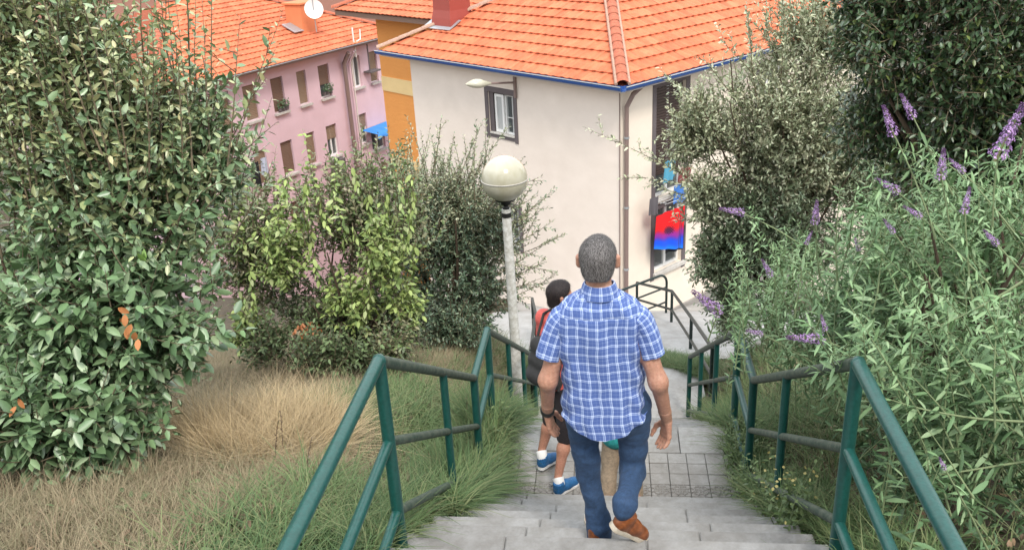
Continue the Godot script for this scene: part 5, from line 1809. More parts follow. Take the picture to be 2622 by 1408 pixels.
func build_weeds() -> void:
	rng.seed = 808
	# thin dead stalks in the straw and leafy weeds at the stair edge
	var idx := 0
	for e in [[700, 1210, 1080], [725, 1190, 1060], [780, 1240, 1120], [1190, 1120, 1010]]:
		var foot := Vector3.ZERO
		for k in range(30, 100):
			var q := at_d(e[0], e[1], k * 0.1)
			if q.y < ground_y(q.x, k * 0.1):
				foot = q
				break
		var d := -foot.z
		var tip := at_d(e[0] + rng.randf_range(-10, 20), e[2], d)
		var t := thing("dead_stalk", ["dry brown seed stalk in the blond tussock", "dry brown seed stalk in the blond tussock", "short dry brown stalk at the railing side of the tussock", "thin dry stalk near the lower railing post"][idx], "stalk", foot, "dead stalks in the grass")
		idx += 1
		var mb := MB.new()
		var pts := curve(foot, tip - foot, (tip - foot).length(), 6, 0.06, Vector3.ZERO)
		mb.tube(pts, [0.004, 0.004, 0.003, 0.003, 0.002, 0.002, 0.001], 5, false)
		part("stem", mb, M.bark, t)
		var B := new_bush()
		leaves_on(B, pts, {"size": 0.022, "var": 0.4, "step": 0.012, "from": 0.35, "rise": 0.6, "up": 0.2, "pal": [0], "taper": 0.3})
		var cs := []
		for i in B.xf.size(): cs.append(Color(0.13, 0.085, 0.05) * rng.randf_range(0.7, 1.4))
		multi("seed_heads", leaf_mesh(0.4, 0.1), M.leaf_dull, t, B.xf, cs)
	for e in [[1.0, 5.6, 0.30, "leafy green weed growing at the right edge of the paved landing"], [1.02, 6.15, 0.34, "leafy green weed beside the right railing's lower post"], [-1.02, 5.25, 0.30, "leafy green weed at the left edge of the lowest steps"], [-1.0, 6.5, 0.26, "leafy green weed in the left far corner of the paved landing"], [1.06, 4.9, 0.35, "yellow-flowered weed between the steps and the right railing"], [1.05, 4.3, 0.42, "tall yellow-flowered weed under the sloping right railing"]]:
		var b := Vector3(e[0], stair_line(e[1]) - 0.03, -e[1])
		var t := thing("leafy_weed", e[3], "weed", b)
		var B := new_bush()
		for i in 16:
			var pts := curve(b + Vector3(rng.randf_range(-0.06, 0.06), 0, rng.randf_range(-0.15, 0.15)), Vector3(rng.randf_range(-0.6, 0.6), 1, rng.randf_range(-0.6, 0.6)), e[2] * rng.randf_range(0.6, 1.2), 4, 0.12, Vector3.ZERO)
			B.thin.tube(pts, [0.003, 0.003, 0.002, 0.002, 0.001], 4, false)
			leaves_on(B, pts, {"size": 0.05, "var": 0.35, "step": 0.022, "from": 0.05, "rise": 1.0, "droop": 0.15, "up": 0.7, "pal": [0, 1, 2], "taper": 0.3})
		part("stems", B.thin, M.stem_green, t)
		var cs := []
		for i in B.xf.size(): cs.append([Color(0.11, 0.17, 0.06), Color(0.15, 0.21, 0.075), Color(0.08, 0.125, 0.05)][B.k[i]])
		multi("foliage", leaf_mesh(0.45, 0.2, 0.2), M.leaf_soft, t, B.xf, cs)
		if e[1] < 5.0:
			var xf := []
			cs = []
			for i in 26:
				xf.append(Transform3D(Basis.from_euler(rvec() * 3.0).scaled(Vector3.ONE * 0.022), b + Vector3(rng.randf_range(-0.14, 0.14), e[2] * rng.randf_range(0.45, 1.15), rng.randf_range(-0.18, 0.18))))
				cs.append(Color(0.42, 0.36, 0.13))
			multi("flowers", leaf_mesh(0.8, 0.1), M.leaf_soft, t, xf, cs)

# ------------------------------------------------------------------ people
# prims: [0, a, b, ra, rb] tapered capsule; [1, centre, radii, basis] ellipsoid.  cuts: [point, normal] keeps the side away from the normal
func sdf_mesh(mb: MB, prims: Array, cell: float, k: float, cuts: Array = [], wr := 0.0, wfreq := Vector3.ONE) -> void:
	var lo := Vector3.ONE * 1e9
	var hi := -lo
	for p in prims:
		if p[0] == 0:
			var r: float = maxf(p[3], p[4])
			lo = lo.min(p[1] - Vector3.ONE * r).min(p[2] - Vector3.ONE * r)
			hi = hi.max(p[1] + Vector3.ONE * r).max(p[2] + Vector3.ONE * r)
		else:
			var r2: float = maxf(p[2].x, maxf(p[2].y, p[2].z))
			lo = lo.min(p[1] - Vector3.ONE * r2)
			hi = hi.max(p[1] + Vector3.ONE * r2)
	var pad := cell * 3.0 + wr
	lo -= Vector3.ONE * pad
	hi += Vector3.ONE * pad
	var nx := int((hi.x - lo.x) / cell) + 2
	var ny := int((hi.y - lo.y) / cell) + 2
	var nz := int((hi.z - lo.z) / cell) + 2
	var F := PackedFloat32Array()
	F.resize(nx * ny * nz)
	F.fill(1.0)
	var mg := cell * 2.5 + k
	for p in prims:
		var a: Vector3
		var b: Vector3
		if p[0] == 0:
			var r: float = maxf(p[3], p[4]) + mg
			a = p[1].min(p[2]) - Vector3.ONE * r
			b = p[1].max(p[2]) + Vector3.ONE * r
		else:
			var r2: float = maxf(p[2].x, maxf(p[2].y, p[2].z)) + mg
			a = p[1] - Vector3.ONE * r2
			b = p[1] + Vector3.ONE * r2
		var i0 := maxi(0, int((a.x - lo.x) / cell))
		var i1 := mini(nx - 1, int((b.x - lo.x) / cell) + 1)
		var j0 := maxi(0, int((a.y - lo.y) / cell))
		var j1 := mini(ny - 1, int((b.y - lo.y) / cell) + 1)
		var k0 := maxi(0, int((a.z - lo.z) / cell))
		var k1 := mini(nz - 1, int((b.z - lo.z) / cell) + 1)
		var kind: int = p[0]
		var pa: Vector3 = p[1]
		var ab := Vector3.ZERO
		var l2 := 1.0
		var ra := 0.0
		var dr := 0.0
		var er := Vector3.ONE
		var ib := Basis.IDENTITY
		var emin := 1.0
		if kind == 0:
			ab = p[2] - p[1]
			l2 = maxf(ab.length_squared(), 1e-9)
			ra = p[3]
			dr = p[4] - p[3]
		else:
			er = p[2]
			emin = minf(er.x, minf(er.y, er.z))
			if p.size() > 3: ib = (p[3] as Basis).transposed()
		for kk in range(k0, k1 + 1):
			for j in range(j0, j1 + 1):
				var row := (kk * ny + j) * nx
				for i in range(i0, i1 + 1):
					var q := lo + Vector3(i, j, kk) * cell
					var d: float
					if kind == 0:
						var w := q - pa
						var t := clampf(w.dot(ab) / l2, 0.0, 1.0)
						d = (w - ab * t).length() - ra - dr * t
					else:
						var w := ib * (q - pa)
						var s := (w / er).length()
						d = (s - 1.0) * emin if s < 0.5 else (s - 1.0) * w.length() / s
					var f := F[row + i]
					var h := maxf(k - absf(f - d), 0.0) / k
					F[row + i] = minf(f, d) - h * h * k * 0.25
	if wr > 0.0 or cuts.size() > 0:
		for kk in nz:
			for j in ny:
				var row := (kk * ny + j) * nx
				for i in nx:
					var f := F[row + i]
					if f > 0.5: continue
					var q := lo + Vector3(i, j, kk) * cell
					if wr > 0.0: f += wr * noise.get_noise_3dv(q * wfreq)
					for c in cuts:
						f = maxf(f, (q - c[0]).dot(c[1]))
					F[row + i] = f
	# surface nets
	var ids := PackedInt32Array()
	ids.resize(nx * ny * nz)
	ids.fill(-1)
	var b0 := mb.v.size()
	var start := mb.ix.size()
	var sy := nx
	var sz := nx * ny
	var lim := cell * 3.0
	for kk in nz - 1:
		for j in ny - 1:
			var row := (kk * ny + j) * nx
			for i in nx - 1:
				var c := row + i
				var f0 := F[c]
				if f0 > lim or f0 < -lim: continue
				var f := [f0, F[c + 1], F[c + sy], F[c + sy + 1], F[c + sz], F[c + sz + 1], F[c + sz + sy], F[c + sz + sy + 1]]
				var neg := 0
				for e in f:
					if e < 0.0: neg += 1
				if neg == 0 or neg == 8: continue
				var acc := Vector3.ZERO
				var cnt := 0
				for e in EDGES:
					var fa: float = f[e[0]]
					var fb: float = f[e[1]]
					if (fa < 0.0) != (fb < 0.0):
						var t := fa / (fa - fb)
						var A := Vector3(e[0] & 1, (e[0] >> 1) & 1, (e[0] >> 2) & 1)
						var Bq := Vector3(e[1] & 1, (e[1] >> 1) & 1, (e[1] >> 2) & 1)
						acc += A.lerp(Bq, t)
						cnt += 1
				var q := lo + (Vector3(i, j, kk) + acc / cnt) * cell
				ids[c] = mb.add(q, Vector3.ZERO, Vector2(q.x, q.y))
	for kk in range(1, nz - 1):
		for j in range(1, ny - 1):
			var row := (kk * ny + j) * nx
			for i in range(1, nx - 1):
				var c := row + i
				if ids[c] < 0: continue
				var s0 := F[c] < 0.0
				if s0 != (F[c + 1] < 0.0): quad(mb, ids, c, c - sy, c - sy - sz, c - sz, s0)
				if s0 != (F[c + sy] < 0.0): quad(mb, ids, c, c - sz, c - sz - 1, c - 1, s0)
				if s0 != (F[c + sz] < 0.0): quad(mb, ids, c, c - 1, c - 1 - sy, c - sy, s0)
	mb.smooth(b0, start)

const EDGES := [[0, 1], [2, 3], [4, 5], [6, 7], [0, 2], [1, 3], [4, 6], [5, 7], [0, 4], [1, 5], [2, 6], [3, 7]]
func quad(mb: MB, ids: PackedInt32Array, a: int, b: int, c: int, d: int, s0: bool) -> void:
	var i := ids[a]
	var j := ids[b]
	var k := ids[c]
	var l := ids[d]
	if i < 0 or j < 0 or k < 0 or l < 0: return
	if s0:
		mb.tri(i, k, j); mb.tri(i, l, k)
	else:
		mb.tri(i, j, k); mb.tri(i, k, l)

# a hand: wrist, direction of the fingers, palm normal (towards the palm side), side of the thumb, curl
func hand_prims(w: Vector3, fwd: Vector3, palm: Vector3, thumb: Vector3, s: float, curl: float) -> Array:
	var P := []
	fwd = fwd.normalized()
	thumb = (thumb - fwd * thumb.dot(fwd)).normalized()
	palm = palm - fwd * palm.dot(fwd)
	palm = (palm - thumb * palm.dot(thumb)).normalized()
	for q in [-0.024, -0.008, 0.008, 0.022]:
		P.append([0, w + fwd * 0.012 * s + thumb * q * 0.7 * s, w + fwd * 0.082 * s + thumb * q * s * 1.15, 0.0165 * s, 0.0125 * s])
	var lens := [0.062, 0.076, 0.082, 0.074]
	for i in 4:
		var off := lerpf(-0.030, 0.028, i / 3.0)
		var p := w + fwd * 0.082 * s + thumb * off * s
		var d := (fwd + thumb * (off * 2.5)).normalized()
		var L: float = lens[i] * s
		var cr := curl * (1.15 - 0.1 * i)
		var r := 0.0098 * s
		for seg in 3:
			var an := cr * (0.45 + 0.55 * seg)
			var dd := d * cos(an) + palm * sin(an)
			var e: Vector3 = p + dd * L * [0.45, 0.31, 0.24][seg]
			P.append([0, p, e, r, r * 0.9])
			p = e
			r *= 0.92
	var tp := w + fwd * 0.022 * s + thumb * 0.026 * s + palm * 0.006 * s
	var t1 := tp + (fwd * 0.7 + thumb * 0.62 + palm * 0.3).normalized() * 0.042 * s
	var t2 := t1 + (fwd * 0.95 + thumb * 0.18 + palm * 0.35).normalized() * 0.034 * s
	var t3 := t2 + (fwd * 0.95 + thumb * 0.0 + palm * 0.45).normalized() * 0.026 * s
	P.append([0, tp, t1, 0.0155 * s, 0.012 * s])
	P.append([0, t1, t2, 0.0118 * s, 0.0105 * s])
	P.append([0, t2, t3, 0.0105 * s, 0.0088 * s])
	return P

func head_prims(c: Vector3, B: Basis, s: float) -> Array:
	# B: x right, y up, -z face
	var P := []
	P.append([1, c + B * Vector3(0, 0.028, 0.012) * s, Vector3(0.076, 0.088, 0.094) * s, B])
	P.append([1, c + B * Vector3(0, -0.03, -0.028) * s, Vector3(0.062, 0.085, 0.062) * s, B])
	P.append([0, c + B * Vector3(0, -0.095, -0.062) * s, c + B * Vector3(0, -0.085, -0.05) * s, 0.026 * s, 0.035 * s])
	P.append([0, c + B * Vector3(0, 0.0, -0.092) * s, c + B * Vector3(0, -0.035, -0.112) * s, 0.009 * s, 0.014 * s])
	for e in [-1.0, 1.0]:
		P.append([0, c + B * Vector3(0.080 * e, 0.018, 0.008) * s, c + B * Vector3(0.086 * e, -0.012, 0.004) * s, 0.013 * s, 0.010 * s])
		P.append([0, c + B * Vector3(0.088 * e, 0.022, 0.016) * s, c + B * Vector3(0.083 * e, -0.022, 0.006) * s, 0.0075 * s, 0.007 * s])
		P.append([0, c + B * Vector3(0.030 * e, 0.012, -0.082) * s, c + B * Vector3(0.045 * e, 0.014, -0.074) * s, 0.010 * s, 0.009 * s])
		P.append([1, c + B * Vector3(0.045 * e, -0.03, -0.06) * s, Vector3(0.022, 0.022, 0.02) * s, B])
	P.append([0, c + B * Vector3(-0.018, -0.066, -0.088) * s, c + B * Vector3(0.018, -0.066, -0.088) * s, 0.008 * s, 0.008 * s])
	return P

func face_details(parent: Node3D, c: Vector3, B: Basis, s: float) -> void:
	for e in [-1.0, 1.0]:
		var ey := MB.new()
		var ec := c + B * Vector3(0.033 * e, 0.0, -0.079) * s
		sdf_mesh(ey, [[1, ec, Vector3(0.013, 0.009, 0.010) * s, B]], 0.003, 0.002)
		var o := part("eye", ey, M.pvc, parent)
		var pu := MB.new()
		sdf_mesh(pu, [[1, ec + B * Vector3(0, 0, -0.008) * s, Vector3(0.005, 0.005, 0.003) * s, B]], 0.002, 0.001)
		part("iris", pu, M.black, o)
	var mo := MB.new()
	mo.box(c + B * Vector3(0, -0.066, -0.0955) * s, Vector3(0.04, 0.006, 0.006) * s, B, 0.002)
	part("lips", mo, M.lips, parent)

# short hairs standing off the hair surface, combed down and back
func strands(parent: Node3D, surf: MB, c: Vector3, B: Basis, tones: Array, length: float) -> void:
	var mb := MB.new()
	rng.seed = 4242
	for i in surf.v.size():
		for q in 2:
			var p := surf.v[i] + rvec() * 0.003
			var nn := surf.n[i]
			if nn.dot(p - c) < 0.0: nn = -nn
			var comb := (B * Vector3(0, -0.75, 0.25) + rvec() * 0.45)
			comb = (comb - nn * comb.dot(nn)).normalized()
			var l := length * rng.randf_range(0.5, 1.2)
			var tip := p + comb * l + nn * l * rng.randf_range(0.02, 0.3)
			var sd := comb.cross(nn).normalized() * 0.0009
			mb.col = tones[rng.randi() % tones.size()]
			var b := mb.v.size()
			mb.add(p - nn * 0.002 - sd, nn, Vector2.ZERO)
			mb.add(p - nn * 0.002 + sd, nn, Vector2.ZERO)
			mb.add(tip, nn, Vector2.ZERO)
			mb.tri(b, b + 2, b + 1)
	var m := StandardMaterial3D.new()
	m.vertex_color_use_as_albedo = true
	m.roughness = 0.6
	m.cull_mode = BaseMaterial3D.CULL_DISABLED
	part("hair_strands", mb, m, parent)

func shoe(parent: Node3D, heel: Vector3, toe: Vector3, upv: Vector3, s: float, um: Material, sm: Material, ankle: Vector3) -> void:
	var f := (toe - heel).normalized()
	var upn := (upv - f * f.dot(upv)).normalized()
	var x := f.cross(upn)
	var L := heel.distance_to(toe)
	var mb := MB.new()
	var q := func(z: float, y: float, xx: float) -> Vector3: return heel + f * (z * L) + upn * y * s + x * xx * s
	var prims := [[0, q.call(0.12, 0.055, 0.0), q.call(0.12, 0.10, 0.0), 0.036 * s, 0.038 * s], [0, q.call(0.12, 0.05, 0), q.call(0.45, 0.05, 0), 0.036 * s, 0.040 * s],
		[0, q.call(0.45, 0.052, 0), q.call(0.75, 0.034, 0.008), 0.040 * s, 0.037 * s], [0, q.call(0.72, 0.030, -0.012), q.call(0.88, 0.026, -0.004), 0.032 * s, 0.028 * s], [0, q.call(0.15, 0.10, 0), ankle, 0.038 * s, 0.032 * s]]
	sdf_mesh(mb, prims, 0.007, 0.03, [[q.call(0.5, 0.018, 0), -upn], [q.call(0.14, 0.125, 0), (upn + f * -0.25).normalized()]])
	part("shoe", mb, um, parent)
	var so := MB.new()
	var out := [[0.0, -0.012], [-0.005, 0.012], [0.03, 0.032], [0.2, 0.036], [0.45, 0.036], [0.68, 0.048], [0.85, 0.042], [0.96, 0.022], [1.0, 0.0], [0.97, -0.026], [0.86, -0.044], [0.68, -0.05], [0.45, -0.036], [0.2, -0.036], [0.03, -0.032]]
	var r0 := []
	var r1 := []
	var r2 := []
	for e in out:
		r0.append(q.call(e[0], 0.0, e[1] * 0.94))
		r1.append(q.call(e[0], 0.006, e[1] * 1.04))
		r2.append(q.call(e[0], 0.026, e[1] * 1.04))
	so.grid([r0, r1, r2], true)
	so.face(r0, -upn)
	so.face(r2, upn)
	part("sole", so, sm, parent)

func body_prims(J: Dictionary, s: float, fat := 1.0, leg := 1.0) -> Array:
	var P := []
	P.append([0, J.neck, J.head + J.hb * Vector3(0, -0.05, 0.01) * s, 0.056 * s, 0.054 * s])
	P.append([0, J.neck + Vector3(0, -0.05, 0), J.neck, 0.062 * s, 0.056 * s])
	P.append([0, J.sl.lerp(J.sr, 0.12), J.sl.lerp(J.sr, 0.88), 0.055 * s, 0.055 * s])
	var ch: Vector3 = (J.sl + J.sr) * 0.5 + Vector3(0, -0.12, 0) * s
	var pv: Vector3 = (J.hl + J.hr) * 0.5
	var ax: Vector3 = (J.sr - J.sl).normalized()
	for e in [-1.0, 1.0]:
		P.append([0, ch + ax * 0.075 * e * s, pv + ax * 0.065 * e * s + Vector3(0, 0.06, 0), 0.105 * s, 0.10 * s])
	for e in ["l", "r"]:
		P.append([0, J["s" + e], J["e" + e], 0.054 * s * fat, 0.044 * s * fat])
		P.append([0, J["e" + e], J["w" + e], 0.044 * s * fat, 0.029 * s])
		P.append([0, J["h" + e], J["k" + e], 0.080 * s * leg, 0.053 * s * leg])
		P.append([0, J["k" + e], J["k" + e].lerp(J["a" + e], 0.35), 0.052 * s * leg, 0.054 * s * leg])
		P.append([0, J["k" + e].lerp(J["a" + e], 0.35), J["a" + e], 0.054 * s * leg, 0.034 * s * leg])
	return P

func skin(c: Color) -> StandardMaterial3D:
	var m := mat(c.linear_to_srgb(), 0.5, noise_tex(256, 0.03, Color(0.84, 0.80, 0.78), Color(1, 1, 1), 61, 5, 0.7, 1.5), 6.0)
	m.subsurf_scatter_enabled = true
	m.subsurf_scatter_strength = 0.12
	return m

func fabric(c: Color, sc := 4.0) -> StandardMaterial3D:
	var m := mat(c.linear_to_srgb(), 0.9, noise_tex(256, 0.02, Color(0.78, 0.78, 0.78), Color(1, 1, 1), 62, 5, 0.75, 1.7), sc, bump_tex(256, 0.09, 63, 3.0, 3), 0.4)
	m.rim_enabled = true
	m.rim = 0.15
	return m

func plaid() -> StandardMaterial3D:
	var S := 256
	var im := Image.create(S, S, false, Image.FORMAT_RGB8)
	var band := func(t: float) -> float:      # 0 base .. 1 white thread, two checks per tile with slight differences
		var p := fposmod(t * 2.0, 1.0)
		var second := fposmod(t, 1.0) > 0.5
		var v := 0.0
		v = maxf(v, 1.0 - smoothstep(0.035, 0.062, absf(p - 0.18)))
		v = maxf(v, (0.75 if second else 0.9) * (1.0 - smoothstep(0.02, 0.045, absf(p - 0.36))))
		v = maxf(v, 0.35 * (1.0 - smoothstep(0.10, 0.13, absf(p - 0.27))))
		v = maxf(v, (0.42 if second else 0.25) * (1.0 - smoothstep(0.015, 0.03, absf(p - 0.72))))
		return v
	for y in S:
		for x in S:
			var a: float = band.call((x + 0.5) / S)
			var b: float = band.call((y + 0.5) / S)
			var w := (a + b) * 0.62
			if a > 0.5 and b > 0.5: w = 1.0
			# woven threads
			var th := 0.06 * (float((x / 2 + y / 2) % 2) - 0.5) + 0.05 * (float(x % 5) / 5.0 - 0.5)
			var base := Color(0.285, 0.375, 0.605)
			var c := base.lerp(Color(0.78, 0.83, 0.93), clampf(w, 0, 1))
			c = Color(clampf(c.r + th, 0, 1), clampf(c.g + th, 0, 1), clampf(c.b + th, 0, 1))
			im.set_pixel(x, y, c)
	im.generate_mipmaps()
	var m := StandardMaterial3D.new()
	m.albedo_texture = ImageTexture.create_from_image(im)
	m.roughness = 0.9
	m.cull_mode = BaseMaterial3D.CULL_DISABLED
	m.rim_enabled = true
	m.rim = 0.12
	return m

func build_man() -> void:
	var skinm := skin(Color(0.50, 0.275, 0.195))
	M.skin_man = skinm
	M.lips = mat(lin(0.38, 0.14, 0.11), 0.5)
	var foot := Vector3(-0.045, 1.118, -3.86)
	var t := thing("person", "person in a blue plaid short-sleeved shirt and jeans walking down the steps", "person", foot)
	var J := {}
	var D := 3.80
	J.head = at_d(1532, 668, D + 0.01)
	J.hb = Basis(Vector3.UP, -0.06) * Basis(Vector3.RIGHT, -0.10)
	J.neck = at_d(1535, 745, D - 0.01)
	J.sl = at_d(1437, 808, D)
	J.sr = at_d(1637, 808, D)
	J.el = at_d(1403, 972, D - 0.05)
	J.er = at_d(1686, 978, D - 0.06)
	J.wl = at_d(1402, 1056, D + 0.10)
	J.wr = at_d(1708, 1076, D + 0.05)
	J.hl = at_d(1490, 1035, D + 0.02)
	J.hr = at_d(1622, 1035, D + 0.02)
	J.kl = at_d(1507, 1215, D + 0.06)
	J.kr = at_d(1620, 1200, D + 0.05)
	J.al = at_d(1534, 1352, D + 0.03)
	J.ar = at_d(1600, 1308, D - 0.22)
	var mb := MB.new()
	var Jb := J.duplicate()
	Jb.sl = J.sl + Vector3(0.010, -0.035, 0)
	Jb.sr = J.sr + Vector3(-0.006, -0.035, 0)
	Jb.el = J.el.lerp(J.wl, 0.02)
	var bp := body_prims(Jb, 1.0, 0.95, 0.72)
	sdf_mesh(mb, bp, 0.012, 0.04)
	sdf_mesh(mb, head_prims(J.head, J.hb, 1.06) + [[0, J.neck + Vector3(0, -0.02, 0), J.head + J.hb * Vector3(0, -0.05, 0.01), 0.060, 0.060]], 0.0045, 0.022)
	# hands: left arm forward and relaxed, right hand open with the fingers hanging
	sdf_mesh(mb, hand_prims(J.wl, Vector3(0.16, -1.0, -0.18), Vector3(1, 0, 0.25), Vector3(0.25, 0, -1), 1.0, 0.42) + [[0, J.el.lerp(J.wl, 0.75), J.wl, 0.034, 0.027]], 0.0035, 0.011)
	sdf_mesh(mb, hand_prims(J.wr, Vector3(-0.05, -1.0, 0.02), Vector3(-0.9, -0.1, -0.5), Vector3(-0.55, 0, -0.85), 1.02, 0.55) + [[0, J.er.lerp(J.wr, 0.75), J.wr, 0.034, 0.027]], 0.0035, 0.011)
	var body := part("body", mb, skinm, t)
	face_details(body, J.head, J.hb, 1.06)
	# short grey hair: thin shell over the skull, cut at the ears and the nape
	var hair := MB.new()
	var hc: Vector3 = J.head
	var hb: Basis = J.hb
	sdf_mesh(hair, [[1, hc + hb * Vector3(0, 0.028, 0.014), Vector3(0.088, 0.101, 0.106), hb], [1, hc + hb * Vector3(0, -0.03, 0.045), Vector3(0.076, 0.068, 0.066), hb]], 0.0045, 0.02,
		[[hc + hb * Vector3(0, -0.072, 0.09), (hb * Vector3(0, -1, 0.12)).normalized()], [hc + hb * Vector3(0, 0.07, -0.062), (hb * Vector3(0, -0.45, -1)).normalized()]], 0.0035, Vector3(900, 420, 900))
	M.hair_grey = mat(lin(0.12, 0.108, 0.105), 0.65, noise_tex(256, 0.035, Color(0.42, 0.42, 0.43), Color(1, 1, 1), 71, 6, 0.75, 2.2), 7.0, bump_tex(256, 0.12, 72, 6.0, 3), 0.9)
	var ho := part("hair", hair, M.hair_grey, t)
	strands(ho, hair, hc, hb, [Color(0.075, 0.069, 0.067), Color(0.14, 0.13, 0.127), Color(0.22, 0.206, 0.20), Color(0.34, 0.325, 0.32)], 0.016)
	build_shirt(t, J, D)
	# jeans
	var jm := MB.new()
	var pv: Vector3 = (J.hl + J.hr) * 0.5
	var jp := [[0, pv + Vector3(-0.075, 0.03, 0.0), pv + Vector3(0.075, 0.03, 0.0), 0.125, 0.125], [0, pv + Vector3(-0.07, -0.04, 0.03), pv + Vector3(0.07, -0.04, 0.03), 0.112, 0.112],
		[0, J.hl, J.kl, 0.092, 0.062], [0, J.kl, J.al + Vector3(0, 0.03, 0), 0.062, 0.057], [0, J.al + Vector3(0, 0.03, 0), J.al + Vector3(0.0, -0.055, 0), 0.058, 0.064],
		[0, J.hr, J.kr, 0.092, 0.062], [0, J.kr, J.ar + Vector3(0, 0.05, 0.0), 0.062, 0.053], [0, J.ar + Vector3(0, 0.05, 0), J.ar + Vector3(-0.004, 0.012, 0.006), 0.053, 0.055]]
	sdf_mesh(jm, jp, 0.009, 0.035, [[J.al + Vector3(0, -0.062, 0), Vector3(0, -1, 0)]], 0.019, Vector3(240, 620, 240))
	M.denim = fabric(Color(0.030, 0.072, 0.160), 5.0)
	M.denim.roughness = 0.85
	part("jeans", jm, M.denim, t)
	var leather := mat(lin(0.30, 0.10, 0.035), 0.42, noise_tex(256, 0.02, Color(0.7, 0.66, 0.62), Color(1, 1, 1), 73, 5, 0.6, 1.8), 5.0)
	var sole := mat(lin(0.62, 0.56, 0.46), 0.7, M.concrete.albedo_texture, 4.0)
	var h1 := Vector3(J.al.x - 0.012, 1.118, J.al.z + 0.065)
	shoe(t, h1, h1 + Vector3(-0.03, 0.0, -0.285), Vector3.UP, 1.0, leather, sole, J.al)
	var h2 := at_d(1564, 1352, 3.545)
	var toe := at_d(1660, 1386, 3.69)
	shoe(t, h2, h2 + (toe - h2).normalized() * 0.28, Vector3(-0.05, 1, 0.25), 1.0, leather, sole, J.ar)
	# dark wristband
	var wb := MB.new()
	var wd: Vector3 = (J.wl - J.el).normalized()
	var wp: Vector3 = J.wl - wd * 0.02
	wb.tube([wp - wd * 0.016, wp - wd * 0.012, wp + wd * 0.012, wp + wd * 0.016], [0.034, 0.038, 0.0365, 0.032], 20)
	part("wristband", wb, M.black, t)

func step_back(z: float) -> float:
	return smoothstep(-0.1, 0.2, z)

